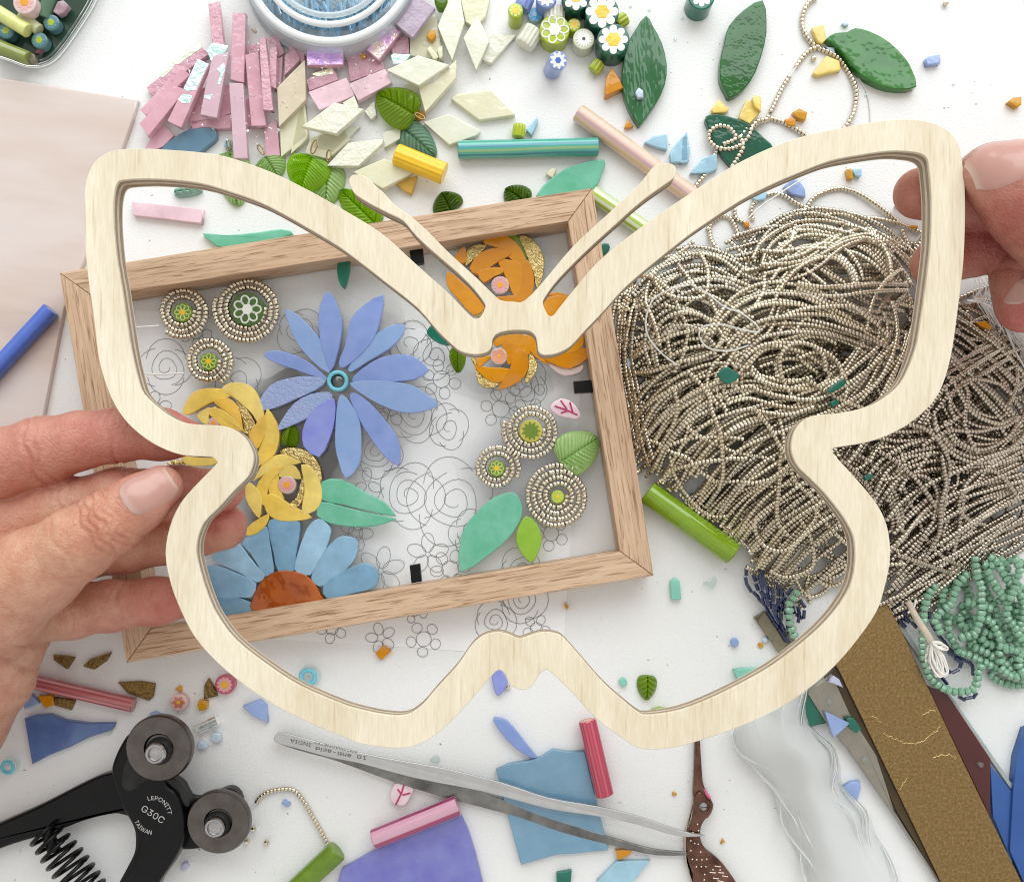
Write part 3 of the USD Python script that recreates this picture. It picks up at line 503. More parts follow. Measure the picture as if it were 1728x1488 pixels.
# ------------------------------------------------------------------ blush sheet of glass on the left
blush = mat('blush_glass', (.74, .62, .58), rough=.2, sss=.2, ramp=[(.25, (.46, .36, .31)), (.42, (.62, .50, .44)), (.58, (.68, .59, .55)), (.8, (.70, .66, .65))], scale=1., stretch=(5, 26, 5), rot=.1, detail=5., bump=.15, bscale=3.)
add('blush_glass_sheet', plate("P -160,112 0,131 120,150 232,168 222,205 204,255 150,420 107,522 72,704 40,860 -160,880", 0, .003, .0005), blush, None, 'large pale blush streaky glass sheet at the left edge of the table', 'glass sheet')

# ------------------------------------------------------------------ pink glass strips, upper left
pinks = [opal('pink_strip', (0.772, 0.468, 0.550), col2=(0.679, 0.374, 0.456)), opal('pink_strip_deep', (0.679, 0.351, 0.445), col2=(0.772, 0.468, 0.538)), opal('pink_strip_grey', (0.702, 0.491, 0.562), col2=(0.643, 0.445, 0.526)), opal('pink_strip_pale', (0.860, 0.608, 0.679))]
pink_r = opal('pink_strip_rippled', (0.772, 0.468, 0.550), col2=(0.655, 0.339, 0.433), bump=.9, bscale=420., bdist=.0014, rough=.08)
def irid(key, stops, rough=.07, scale=260.):
    return mat(key, (.8, .6, .8), rough=rough, metal=.45, ramp=stops, scale=scale, bump=.5, bscale=350., bdist=.0012, coat=.6)
irid_aqua = irid('irid_aqua', [(.25, (.75, .72, .90)), (.42, (.80, .82, .95)), (.55, (.45, .85, .72)), (.68, (.80, .92, .86)), (.8, (.9, .75, .85))])
irid_violet = irid('irid_violet', [(.25, (.85, .40, .85)), (.42, (.62, .42, .92)), (.55, (.85, .50, .90)), (.68, (.45, .62, .92)), (.8, (.55, .80, .85))])
irid_gold = irid('irid_gold', [(.25, (.85, .72, .60)), (.45, (.90, .86, .62)), (.6, (.75, .88, .70)), (.8, (.85, .60, .62))])
irid_rose = irid('irid_rose', [(.25, (.80, .45, .72)), (.45, (.85, .50, .85)), (.6, (.90, .75, .60)), (.8, (.85, .62, .80))])
STRIP = 'pink glass strips in the upper left pile'
Z1, Z2, Z3 = 0.0, .0031, .0062
def flake(s, z, parent, m=None): add('irid_flake', plate(s, z - .0002, .00035, .00012, 1), m or irid_aqua, parent, label='iridescent flake on the strip', smooth=30)
def strip(s, z, m, label, flakes=(), name='pink_strip', fm=None, cat='glass strip', group=STRIP):
    if not flakes: return add(name, plate(s, z, .003, .00035), m, None, label, cat, group)
    t = thing(name, (*W(pts(s).mean(0), z), z), label, cat, group); add('strip_body', plate(s, z, .003, .00035), m, t)
    for q in flakes: flake(q, z + .003, t, fm)
    return t
strip("J 560,900 1000,850 1010,1140 600,1270", Z1, pinks[1], 'wide deep pink strip buried under the fan of strips')
strip("J 160,880 690,450 790,545 225,970", Z1, pink_r, 'rippled deep pink strip with a gold iridescent edge, uppermost of the left fan', ["J 420,640 690,435 715,480 480,650", "J 290,760 420,650 430,690 330,780"], fm=irid_gold)
strip("J 95,1105 500,680 605,750 160,1165", Z2, pinks[1], 'dark pink strip lying second in the left fan')
strip("J 90,1240 440,860 560,900 175,1375", Z2 + .0012, pinks[1], 'dark pink strip third in the left fan with a slanted near end')
strip("J 370,1215 530,890 680,590 790,650 510,1285", Z3, pinks[0], 'pink strip with a large lilac and aqua iridescent face', ["J 535,885 675,592 785,645 660,905 560,915", "J 470,1000 530,945 620,960 600,1035 520,1040"])
strip("J 700,1150 770,780 830,560 985,520 870,1185", Z3, pinks[2], 'wide greyish pink strip with aqua flakes, right of the iridescent one', ["J 860,690 940,635 950,700 900,850 870,850 905,740", "J 735,960 830,950 800,1005 740,985"])
strip("J 600,1215 1010,1150 1010,1290 620,1300", Z1, pinks[0], 'pink strip lying level above the grey blue petal')
strip("J 140,1488 250,1330 340,1260 440,1360 330,1470 200,1530", Z1, pinks[0], 'short pink strip nearest the grey blue petal, at the foot of the fan')
strip("J 780,40 890,15 940,460 825,490", Z2, pink_r, 'pale rippled pink strip, topmost of the pile', ["J 830,430 980,460 960,520 810,615 760,500"], fm=irid_aqua)
strip("J 1025,125 1160,132 1140,830 1000,800", Z2, pinks[0], 'long smooth pink strip standing upright right of the topmost strip')
strip("J 990,830 1132,838 1160,1310 1180,1590 1035,1590", Z3, pinks[2], 'long greyish pink strip pointing down at the butterfly, its top over another strip')
strip("J 1150,1000 1330,960 1340,1270 1165,1275", Z1, pinks[1], 'deep pink strip peeping between two upright strips')
strip("J 1150,550 1285,520 1360,1260 1212,1268", Z2, pinks[0], 'smooth pink strip left of the narrow ridged strip')
strip("J 1290,385 1355,372 1432,1110 1330,1105", Z3, pink_r, 'narrow ridged pink strip on top of two others')
strip("J 1395,480 1470,465 1462,890 1390,860", Z2 + .001, pink_r, 'short narrow rippled strip right of the ridged one')
strip("J 1370,385 1470,345 1545,530 1450,600", Z1, pinks[1], 'small deep pink strip touching the round clear box')
strip("J 1180,460 1290,425 1300,560 1190,560", Z1, pink_r, 'short rippled strip end behind the narrow ridged strip')
strip("J 1440,620 1530,560 1510,860 1440,900", Z1, pinks[0], 'pink strip half hidden left of the tan diamond')
strip("A 1325,640 1388,600 1406,782 1335,785", Z1, pinks[0], 'pink strip with its lower end beside the long cream diamond')
strip("K 0,560 100,480 160,600 0,760", Z1 + .001, pink_r, 'crinkled pink strip left of the violet mirror strip')
strip("K 30,440 212,458 190,640 60,560", Z1, pinks[1], 'dusky pink strip under the rim of the round box')
strip("K 218,480 592,470 594,655 225,660", Z2, pinks[1], 'pink strip with a bright violet mirror face below the round box', ["K 224,486 586,477 588,649 231,654"], fm=irid_violet)
strip("K 215,800 490,672 545,800 250,915", Z1, pink_r, 'pink strip with a pale gold flake below the violet mirror strip', ["K 270,745 480,675 495,740 330,770"], fm=irid_gold)
strip("K 240,925 620,780 705,960 350,1110", Z2, pinks[3], 'pale pink oblong with sparkling specks')
strip("K 610,470 900,340 1010,690 660,825", Z1, pink_r, 'broad rippled rose piece below the round box')
strip("K 650,840 1010,690 1080,830 740,1015", Z2, pinks[3], 'pale pink oblong above the olive leaf bead')
strip("K 820,505 1040,230 1172,320 950,612", Z2, pinks[1], 'pink strip with a lilac and gold iridescent ridge', ["K 830,500 1040,240 1165,320 945,596"], fm=irid_rose)
strip("K 1060,460 1240,330 1256,545 1080,535", Z1, pink_r, 'rippled rose piece right of the iridescent ridge')
strip("K 1080,215 1310,-60 1512,80 1290,382", Z3, opal('mauve_glass', (.50, .40, .52), col2=(.44, .36, .46)), 'dull mauve oblong leaning on the round box', name='mauve_strip')
strip("A 660,1010 1020,1050 1012,1122 665,1080", Z1, pinks[3], 'lone pale pink strip seen inside the butterfly left wing')
strip("K 1065,560 1090,535 1265,548 1200,640 1090,650", Z2, irid_aqua, 'small green iridescent shard beside the wide cream diamond', name='iridescent_shard', cat='glass shard')

g = np.random.default_rng(31); V_ = []
ph_ = Polygon([(262, 130), (330, 90), (410, 60), (500, 70), (640, 40), (690, 30), (640, 170), (520, 170), (440, 255), (300, 215), (250, 205)])
while len(V_) < 260:
    c_ = np.array([g.uniform(240, 700), g.uniform(20, 260)])
    if not ph_.contains(shapely.Point(c_)): continue
    r_ = abs(g.normal(0, 1.1)) + .5; a_ = np.sort(g.uniform(0, 2 * np.pi, 5)); z_ = g.choice([.0031, .0062, .0093]); q_ = W(np.c_[c_[0] + r_ * np.cos(a_) * g.uniform(.6, 1.8), c_[1] + r_ * np.sin(a_)], z_)
    V_.append((np.vstack([np.c_[q_, np.full(5, z_)], np.r_[q_.mean(0), z_ + .0004][None]]), np.array([[k_, (k_ + 1) % 5, 5] for k_ in range(5)])))
add('glass_crumbs', cat_mesh(V_), mat('white_crumb', (.88, .88, .87), rough=.15, var=.03), None, 'sparkling white glass crumbs sprinkled over the pink strips', 'glass crumbs', kind='stuff', smooth=False)

# ------------------------------------------------------------------ cream diamonds
creams = [opal('cream_diamond', (0.828, 0.805, 0.598), col2=(0.736, 0.724, 0.506)), opal('cream_diamond_white', (0.860, 0.860, 0.724), col2=(0.770, 0.793, 0.632)), opal('cream_diamond_tan', (0.690, 0.598, 0.437), col2=(0.759, 0.678, 0.517)), opal('cream_diamond_green', (0.759, 0.759, 0.506), col2=(0.816, 0.793, 0.598))]
pearl = opal('cream_diamond_pearl', (0.860, 0.860, 0.759), col2=(0.828, 0.839, 0.644), bump=.8, bscale=300., bdist=.0012, rough=.08)
DIA = 'cream glass diamonds right of the pink strips'
def diamond(s, z, m, label): add('cream_diamond', plate(s, z, .003, .0004), m, None, label, 'glass diamond', DIA)
diamond("K 1260,280 1520,120 1595,600 1260,560", Z1, creams[0], 'broad cream diamond under the orange crumb')
diamond("A 1390,440 1530,300 1536,500 1400,640", Z2, creams[2], 'tan diamond, leftmost and darkest of the cream pieces')
diamond("A 1405,655 1530,515 1548,680 1410,790", Z1, creams[3], 'speckled cream diamond below the tan one')
diamond("L 130,330 190,200 230,560 60,720", Z1, creams[3], 'narrow speckled cream diamond behind the lime leaf beads')
diamond("L 270,370 500,195 800,262 520,512 165,435", Z3, pearl, 'bright white pearly diamond, highest in the pile')
diamond("L 580,200 700,130 745,240 690,300", Z2, pearl, 'small pearly corner right of the white pearly diamond')
diamond("L 800,285 900,180 925,320 870,370", Z1, pearl, 'small crackled cream piece left of the olive leaf bead')
diamond("L 260,655 380,480 755,430 490,705", Z1, creams[1], 'smooth cream diamond between two pearly ones')
diamond("L 425,832 640,600 992,560 985,610 745,835", Z2, pearl, 'ribbed pearly diamond above the antenna tip')
diamond("L 690,892 1000,760 1312,890 990,1062", Z2, creams[3], 'yellowish cream diamond touching the yellow rod')
diamond("L 990,500 1170,440 1160,560 1000,655", Z1, creams[1], 'pale cream piece between the two leaf beads')
diamond("K 1025,702 1340,555 1655,650 1350,862", Z3, creams[1], 'wide pale diamond above the olive leaf bead')
diamond("K 1200,860 1345,800 1330,1080 1240,1060", Z1, creams[0], 'cream diamond corner behind the olive leaf bead')
diamond("K 1345,870 1480,830 1726,600 1726,780 1412,1132", Z2, creams[0], 'long cream sliver running down to the orange crumb')
diamond("B 500,130 560,-10 612,-20 637,110 575,308", Z2, creams[1], 'tall pale diamond right of the mauve oblong')
diamond("B 630,190 700,78 762,200 696,357", Z2, creams[1], 'upright slim diamond pointing down to the white table')
diamond("B 616,-20 765,-20 745,82 690,140 640,110", Z1, creams[3], 'cream diamond at the top edge of the photo')
diamond("B 755,172 897,175 772,318 718,300", Z1, pearl, 'pearly diamond pointing at the white ribbed beads')
diamond("B 568,495 600,470 772,455 890,572 880,580 712,604", Z1, creams[3], 'free cream diamond above the teal rod')
diamond("B 430,612 560,572 716,655 700,680 560,728", Z1, creams[1], 'pale diamond left of the end of the teal rod')
diamond("A 1530,770 1560,690 1726,640 1760,700 1650,800", Z1, creams[0], 'cream diamond behind the brass loops of the leaf beads')

# ------------------------------------------------------------------ leaf beads of pressed glass
LB = 'pressed glass leaf beads'
leaf_bead('leaf_bead', (697, 189), (634, 156), 34, leaf_olive, Z2 + .001, .004, None, 'olive leaf bead with a dark stem wire lying on the cream diamonds', group=LB, ribs=12, wire=1.0)
leaf_bead('leaf_bead', (677, 212), (734, 262), 27, leaf_sage, Z1, .004, None, 'sage green leaf bead above the yellow rod', group=LB, ribs=9)
leaf_bead('leaf_bead', (524, 262), (505, 320), 37, leaf_lime, Z2, .0045, None, 'brightest lime leaf bead with a brass loop, at the butterfly left wing', group=LB, ribs=13, wire=1.3)
leaf_bead('leaf_bead', (553, 276), (548, 345), 29, leaf_milk, Z1, .004, None, 'milky pale green leaf bead under the brightest lime one', group=LB, ribs=10, wire=1.1)
leaf_bead('leaf_bead', (446, 262), (468, 296), 27, leaf_milk, Z1, .004, None, 'milky green leaf bead left of the brightest lime one', group=LB, ribs=9, wire=1.0)
leaf_bead('leaf_bead', (386, 256), (398, 345), 30, leaf_milk, Z1, .004, None, 'pale leaf bead half covered by the top of the left wing', group=LB, ribs=9, wire=1.0)
leaf_bead('leaf_bead', (632, 375), (572, 318), 27, leaf_lime, Z1, .004, None, 'narrow lime leaf bead between the left wing and the antenna', group=LB, ribs=12)
leaf_bead('leaf_bead', (760, 352), (744, 322), 27, leaf_dark, Z1, .004, None, 'dark green leaf bead behind the top rail of the oak frame, left one', group=LB, ribs=8)
leaf_bead('leaf_bead', (888, 340), (852, 316), 24, leaf_dark, Z1, .004, None, 'dark green leaf bead behind the top rail of the oak frame, right one', group=LB, ribs=8, wire=1.)
leaf_bead('leaf_bead', (1094, 1143), (1092, 1183), 17, leaf_olive, Z1, .004, None, 'small lone green leaf bead inside the lower right wing', ribs=5)
add('leaf_bead', plate("K 1510,-20 1630,-30 1620,60 1560,85 1520,50", Z2, .004, .001, 3), leaf_dark, None, 'dark green bead cut by the top edge beside the cream diamonds', 'leaf bead')
gem = mat('mint_clear', (.45, .80, .65), rough=.05, trans=.5)
leaf_bead('leaf_bead', (292, 322), (338, 318), 9, gem, Z1, .004, None, 'tiny clear mint leaf bead inside the upper left wing', ribs=4)

# ------------------------------------------------------------------ patterned cane slices, top centre
MF = 'patterned cane slices at the top of the table'
sky_clear = mat('sky_clear', (.55, .75, .90), rough=.06, trans=.35); cobalt = opal('glass_cobalt', (.06, .17, .62)); peri = opal('glass_peri', (.24, .33, .68)); cream_g = opal('glass_ivory', (.74, .74, .62)); ink = opal('glass_ink', (.01, .01, .02)); azure = opal('glass_azure', (.06, .38, .75)); chart = opal('glass_chartreuse_body', (.42, .52, .02)); ivory_clear = mat('ivory_clear', (.78, .80, .62), rough=.08, trans=.3)
millefiori('cane_slice', (870, 18), 12.5, 0, .010, chart, yl, yel_core, 8, 'daisy', None, 'tall lime slice with a small yellow flower, leftmost of the cluster', group=MF, cr=.5)
millefiori('cane_slice', (903, 25), 12, 0, .003, sky_clear, azure, sky_clear, 7, 'daisy', None, 'flat clear slice with a bright blue flower', group=MF, pr=.95, cr=.3)
millefiori('cane_slice', (936, 50), 25, 0, .008, chart, wl, wl, 7, 'loops', None, 'green slice with white looped petals in the middle of the cluster', group=MF, pr=.95, cr=.4)
millefiori('cane_slice', (969, 42), 11.5, 0, .006, chart, yl, yel_core, 8, 'daisy', None, 'small lime slice with a yellow flower beside the white looped one', group=MF, cr=.55)
millefiori('cane_slice', (985, 66), 18, 0, .007, ivory_clear, wl, ink, 16, 'star', None, 'ivory slice with a white star and a black dot', group=MF, pr=.85, cr=.16)
millefiori('cane_slice', (1016, 20), 28, 0, .010, dgreen, white_g, yel_core, 8, 'daisy', None, 'dark green slice with white daisy, upper of the two in view whole', group=MF, pr=.97, cr=.4)
millefiori('cane_slice', (1035, 67), 27, 0, .010, dgreen, white_g, yel_core, 8, 'daisy', None, 'dark green slice with white daisy next to the dark green leaf', group=MF, pr=.9, cr=.42)
millefiori('cane_slice', (972, -6), 24, 0, .010, dgreen, white_g, yel_core, 8, 'daisy', None, 'dark green daisy slice cut by the top edge in the cluster', group=MF, pr=.97, cr=.4)
millefiori('cane_slice', (1184, -6), 22, 0, .010, teal, white_g, yel_core, 8, 'daisy', None, 'teal daisy slice alone at the top edge right of the cluster', group=MF, pr=.8, cr=.3)
millefiori('cane_slice', (934, 95), 15.5, .0008, .013, peri, wl, cobalt, 9, 'star', None, 'tall periwinkle cane piece with a white star, nearest of the cluster', group=MF, pr=.95, cr=.3, tilt=(.12, .14), rib=9)
millefiori('cane_slice', (922, -4), 17, 0, .010, peri, wl, cobalt, 9, 'star', None, 'periwinkle star slice cut by the top edge', group=MF, pr=.95, cr=.3)
rod('ribbed_bead', (890, -12), (880, 10), 14, peri, 'short periwinkle ribbed cane piece at the top edge', 'glass bead', flutes=9, amp=.12, group=MF)
for a, b, lab, dot in (((937, 6), (936, 33), 'upright white ribbed bead above the green looped slice', (936.5, 33)), ((902, 42), (884, 70), 'slanting white ribbed bead left of the green looped slice', (885, 70))):
    rod('ribbed_bead', a, b, 17.5, cream_g, lab, 'glass bead', flutes=14, amp=.12, stripes=None, group=MF)
for a, b, lab in (((1058, 25), (1042, 36), 'short lime ribbed bead right of the upper daisy slice'), ((1013, 101), (1002, 116), 'short lime ribbed bead above the orange wedge'), ((877, 207), (874, 228), 'short lime ribbed bead on the teal rod')):
    rod('ribbed_bead', a, b, 11, chart, lab, 'glass bead', flutes=8, amp=.18)

# ------------------------------------------------------------------ cut glass leaves and petals lying loose
dk = [opal('leaf_green_dark', (.014, .11, .03), col2=(.022, .15, .045), bump=.45, bscale=75., bdist=.004, stretch=(2.2, .5, 1), scale=160.), opal('leaf_green', (.004, .085, .006), col2=(.008, .125, .012)), opal('leaf_green_mid', (.014, .14, .012), col2=(.035, .22, .028), bump=.35, bscale=70., bdist=.004), opal('leaf_green_blue', (.003, .09, .045))]
def cut(name, s, th, m, label, cat, z=0., k=2, bev=.0005): return add(name, plate(s, z, th, bev, k), m, None, label, cat, smooth=35)
cut('glass_leaf', "M 1490,155 1560,260 1650,430 1700,650 1680,850 1590,1040 1440,1245 1400,1235 1310,1080 1255,900 1250,700 1290,480 1380,300", .004, dk[0], 'dark green glass leaf carrying a pale blue chip', 'glass leaf')
cut('glass_leaf', "C 415,0 435,110 425,220 380,360 320,450 250,492 228,460 200,400 200,310 220,220 245,130 320,50", .004, dk[1], 'darkest plain green glass leaf, upright at the top', 'glass leaf')
cut('glass_leaf', "C 735,195 780,165 840,160 880,140 960,160 1050,210 1130,290 1165,350 1187,435 1100,450 1000,430 900,370 820,270 775,225", .004, dk[2], 'bright green glass leaf lying slanted at the upper right', 'glass leaf')
cut('glass_leaf', "C 125,605 150,575 230,580 340,620 420,690 470,745 400,800 250,830 180,720", .003, dk[3], 'blue green leaf under the knotted bead strand', 'glass leaf')
cut('glass_leaf', "B 995,985 1090,880 1200,825 1337,800 1330,860 1280,960 1130,990", .003, seafoam, 'seafoam glass leaf behind the upper right corner of the oak frame', 'glass leaf')
cut('glass_leaf', "A 1015,1170 1130,1180 1300,1165 1410,1150 1470,1175 1300,1232 1130,1245 1065,1220", .003, seafoam, 'seafoam glass leaf behind the top rail inside the left wing', 'glass leaf')
greyblue = opal('glass_grey_blue', (.11, .22, .33), col2=(.15, .29, .41))
cut('glass_petal', "A 800,760 900,672 1000,635 1070,638 1088,690 1040,735 940,800", .003, greyblue, 'grey blue glass petal at the foot of the pink strips', 'glass petal')
cut('glass_petal', "H 780,675 800,665 850,680 905,740 950,800 1000,862 960,860 880,805 820,740", .003, blues[0], 'narrow periwinkle petal above the light blue sheet', 'glass petal')
cut('glass_piece', "H 772,450 800,425 822,428 855,490 808,555 785,520", .003, blues[2], 'violet piece under the bump of the butterfly bottom', 'glass piece')
cut('glass_sheet_piece', "H 795,925 860,895 960,880 1020,860 1080,822 1160,835 1240,830 1290,1040 1360,1330 1280,1335 1200,1345 1100,1350 920,1402 860,1180", .0031, opal('glass_light_blue', (.17, .34, .49), col2=(.22, .40, .55)), 'light blue sheet piece with wavy upper edge under the tweezers', 'glass sheet', k=0)
cut('glass_sheet_piece', "P 560,1520 577,1465 650,1425 772,1366 790,1400 803,1440 822,1520", .0031, opal('glass_violet_sheet', (.17, .17, .55), col2=(.23, .25, .60)), 'violet blue sheet piece at the bottom edge beside the pink rod', 'glass sheet', k=0)
cut('glass_sheet_piece', "G 120,665 170,650 250,645 320,675 440,690 572,690 560,725 450,760 350,810 250,850 160,897", .0031, opal('glass_slate_blue', (.08, .14, .36), col2=(.11, .20, .42)), 'slate blue sheet piece with a long point left above the nippers', 'glass sheet', k=0)

# ------------------------------------------------------------------ glass rods
cane = lambda k, c, **q: mat(k, c, **{**dict(rough=.08, tinted=True, var=.05, coat=.4), **q})
rw = cane('striped_cane', (1., 1., 1.))
rod('glass_rod', (772, 248), (1011, 243), 15, rw, 'teal striped glass rod lying level above the oak frame', stripes=[(.06, .36, .28), (.10, .42, .32), (.05, .25, .34), (.10, .45, .34), (.28, .46, .22), (.07, .38, .32), (.05, .24, .34), (.12, .45, .35)], flutes=3, amp=.02)
rod('glass_rod', (976, 184), (1183, 336), 15.5, rw, 'long blush striped glass rod slanting behind the right antenna', stripes=[(.72, .50, .40), (.70, .46, .38), (.66, .52, .30), (.72, .50, .42), (.56, .38, .40), (.74, .54, .44)], flutes=4, amp=.02)
rod('glass_rod', (666, 254), (749, 288), 18, mat('yellow_cane', (.85, .55, .03), rough=.2, var=.06), 'short thick yellow ribbed glass rod', z=.003, flutes=14, amp=.07)
rod('glass_rod', (1000, 322), (1094, 386), 14, rw, 'green and white striped rod between the antenna and the right wing', stripes=[(.55, .66, .42), (.36, .50, .06), (.70, .78, .60), (.40, .55, .08), (.62, .72, .50)], flutes=3, amp=.02)
rod('glass_rod', (1094, 829), (1242, 936), 20, mat('lime_cane', (.19, .33, .004), rough=.06, var=.1, coat=.6), 'thick glossy lime green glass rod under the bead hank', zb=.002)
rod('glass_rod', (-40, 650), (80, 520), 15, mat('blue_cane', (.07, .14, .50), rough=.15, var=.06), 'plain blue glass rod lying on the blush sheet', z=.003, flutes=3, amp=.18)
rod('glass_rod', (20, 1145), (221, 1192), 12.5, rw, 'dusky red striped rod under the left hand', stripes=[(.36, .09, .10), (.50, .16, .17), (.42, .10, .11), (.58, .22, .22)], flutes=5, amp=.02, core=(.5, .25, .04))
rod('glass_rod', (628, 1421), (772, 1363), 17, rw, 'pink and plum striped rod lying on the violet sheet piece', z=.001, stripes=[(.60, .30, .42), (.36, .05, .13), (.62, .36, .46), (.66, .36, .48), (.30, .04, .12)], flutes=2, amp=.02)
rod('glass_rod', (992, 1218), (1022, 1346), 15.5, rw, 'crimson striped rod at the right end of the light blue sheet', z=.0015, stripes=[(.40, .03, .07), (.56, .10, .15), (.36, .02, .06), (.50, .07, .12)], flutes=8, amp=.05, core=(.85, .35, .03))
rod('glass_rod', (566, 1440), (470, 1530), 19, mat('leaf_cane', (.13, .23, .015), rough=.25, var=.15), 'thick green rod cut by the bottom edge', flutes=3, amp=.1)
rod('glass_rod', (329, 1232), (365, 1216), 8.5, mat('tube_glass', (.88, .93, .90), rough=.03, trans=.9, var=.02), 'tiny clear glass tube right of the nippers wheel')

# ------------------------------------------------------------------ chips and crumbs
chipc = {'orange': oranges[0], 'amber': mat('amber_clear', (.85, .42, .02), rough=.06, trans=.35), 'yellow': yellows[1], 'honey': yellows[2], 'sky': opal('chip_sky', (.36, .60, .74)), 'blue': opal('chip_blue', (.30, .42, .74)), 'pale': opal('chip_pale', (.60, .72, .84)), 'mint': opal('chip_mint', (.25, .66, .52)), 'teal': teal, 'clear': clearlump, 'gold': mat('bronze_foil', (.30, .20, .07), rough=.3, metal=.85, col2=(.17, .10, .03), scale=700., bump=.9, bscale=800., bdist=.001), 'violet': blues[2], 'lilac': opal('chip_lilac', (.58, .60, .80)), 'lime': lime, 'cream': creams[3]}
def chip(c, r, col, label, z=0., th=.0028, n=5, seed=None, name='glass_chip', ex=1., rot=None):
    g = np.random.default_rng(int(c[0] * 31 + c[1]) if seed is None else seed)
    a = np.sort((np.arange(n) + g.uniform(-.28, .28, n)) * 2 * np.pi / n) + (g.uniform(0, 6) if rot is None else rot); rr = r * g.uniform(.78, 1.15, n)
    x, y = rr * np.cos(a) * ex, rr * np.sin(a); b = g.uniform(0, 3)
    P = np.c_[c[0] + x * np.cos(b) - y * np.sin(b), c[1] + x * np.sin(b) + y * np.cos(b)]
    th = min(th, r * PX * 1.1)
    add(name, plate(P, z, th, min(.0006, th * .25)), chipc[col], None, label, 'glass chip')
def shard(s, col, label, z=0., th=.0028): add('glass_shard', plate(s, z, th, .0005), chipc[col], None, label, 'glass shard')
shard("C 662,140 720,122 735,200 710,222 690,210", 'yellow', 'yellow wedge touching the bead strand, highest of the yellow ones')
shard("C 668,365 735,280 800,305 808,352 690,382", 'yellow', 'large yellow triangle inside the bead strand loop')
shard("C 158,545 195,500 248,548 230,565 165,568", 'yellow', 'small yellow triangle above the knotted strand')
shard("C 292,592 330,505 400,500 405,560 350,622", 'yellow', 'tall yellow piece right of the small yellow triangle')
shard("C 362,490 385,475 408,490 405,560 370,530", 'yellow', 'narrow yellow splinter beside the tall yellow piece', .0028, .002)
shard("C 526,600 560,588 582,600 578,635 540,628", 'orange', 'square orange chip under the strand loop')
shard("C 566,562 600,543 640,565 628,605 590,595", 'amber', 'clear amber chip under the strand loop, right one')
shard("C 1648,510 1675,488 1715,485 1715,525 1690,540", 'amber', 'amber chip at the right edge above the hand')
shard("C 1232,295 1250,282 1308,272 1308,318 1240,328", 'blue', 'pale blue oblong chip right of the bright green leaf')
shard("C 733,235 775,238 778,270 760,265", 'pale', 'tiny pale chip between strand and bright green leaf', 0, .002)
shard("C 812,118 832,106 848,122 830,135", 'pale', 'tiny grey blue crumb above the bright green leaf', 0, .0015)
shard("B 1340,470 1345,400 1375,338 1415,400 1435,440 1350,480", 'orange', 'orange wedge standing beside the dark green leaf', 0, .005)
shard("B 1440,640 1455,595 1485,635 1460,645", 'orange', 'small flat orange triangle below the dark green leaf', 0, .002)
shard("B 945,650 1003,585 1005,615 975,680", 'sky', 'thin light blue splinter at the end of the teal rod')
shard("B 1540,715 1585,682 1657,672 1655,752 1600,740", 'sky', 'light blue quarter disc beside the blush rod')
shard("P 1131,258 1142,240 1160,222 1163,272 1132,275", 'sky', 'light blue wedge right of the quarter disc')
shard("C 50,870 110,795 185,770 187,850 140,870", 'sky', 'light blue wedge next to the beaded strand end')
shard("C 5,690 35,670 50,760 40,815 0,820", 'sky', 'light blue wedge left of the blue green leaf')
shard("C 522,935 565,895 600,905 628,950 630,990 560,975", 'blue', 'blue violet piece under the upper right wing')
shard("C 835,850 860,845 873,895 845,900", 'amber', 'amber crumb inside the upper right wing'); shard("C 868,848 915,845 910,885 880,885", 'sky', 'pale blue crumb beside the amber one inside the upper right wing')
shard("C 1155,1130 1195,1130 1195,1146 1160,1148", 'orange', 'orange crumb beside the right hand fingertip'); shard("C 362,985 440,960 430,1000 380,1008", 'sky', 'sky blue piece under the bead loop by the wing')
shard("L 1115,1010 1200,960 1335,930 1310,1010 1275,1115 1200,1080", 'honey', 'honey yellow piece under the short yellow rod', 0, .0028)
shard("K 1425,365 1450,310 1510,300 1520,355 1480,410", 'amber', 'amber crumb on the broad cream diamond', .003); shard("K 1290,1165 1330,1100 1400,1120 1420,1160 1350,1200", 'amber', 'amber crumb at the stem of the olive leaf bead')
shard("K 1425,490 1465,460 1550,570 1500,605", 'cream', 'small pearly oblong below the amber crumb', .0031); chip((613, 95), 5, 'amber', 'tiny amber speck on the rippled rose piece', .003)
shard("K 1530,490 1585,455 1590,560 1560,600", 'cream', 'thin cream splinter right of the small pearly oblong', .0031)
shard("J 1210,290 1235,255 1265,310 1255,325", 'cream', 'tiny yellow crumb below the round clear box', 0, .001)
shard("J 935,1470 950,1390 1010,1400 1000,1488", 'sky', 'small grey blue chip left of the long pink strip')
shard("B 1045,870 1075,842 1098,850 1080,895", 'cream', 'pale yellow crumb by the seafoam leaf')
chip((1020, 419), 11, 'teal', 'dark teal round slice right of the oak frame corner', n=9)
shard("G 268,375 265,348 330,352 372,362 335,420", 'gold', 'small bronze foil wedge under the left hand, left one', 0, .002); shard("G 415,405 450,370 555,335 530,380 470,422", 'gold', 'pointed bronze foil piece under the left hand, right one', 0, .002)
shard("G 590,485 700,480 775,492 765,560 745,578 640,540", 'gold', 'largest bronze foil piece at the end of the red rod', 0, .002); shard("G 1022,570 1025,500 1045,465 1080,520 1090,555", 'gold', 'upright bronze foil wedge beside the pink slice', 0, .002)
shard("G 268,600 272,560 375,575 355,625", 'gold', 'dark brown foil piece below the red rod', 0, .002); shard("G 185,555 260,548 270,600 225,615", 'orange', 'orange piece below the red rod'); shard("G 110,560 150,545 195,590 120,622", 'blue', 'blue piece at the edge of the left hand')
shard("G 988,600 1000,572 1040,580 1038,620 1000,630", 'amber', 'shiny amber cube between the pink slices'); chip((302, 1162), 6, 'amber', 'tiny amber chip above the flower slice', th=.001)
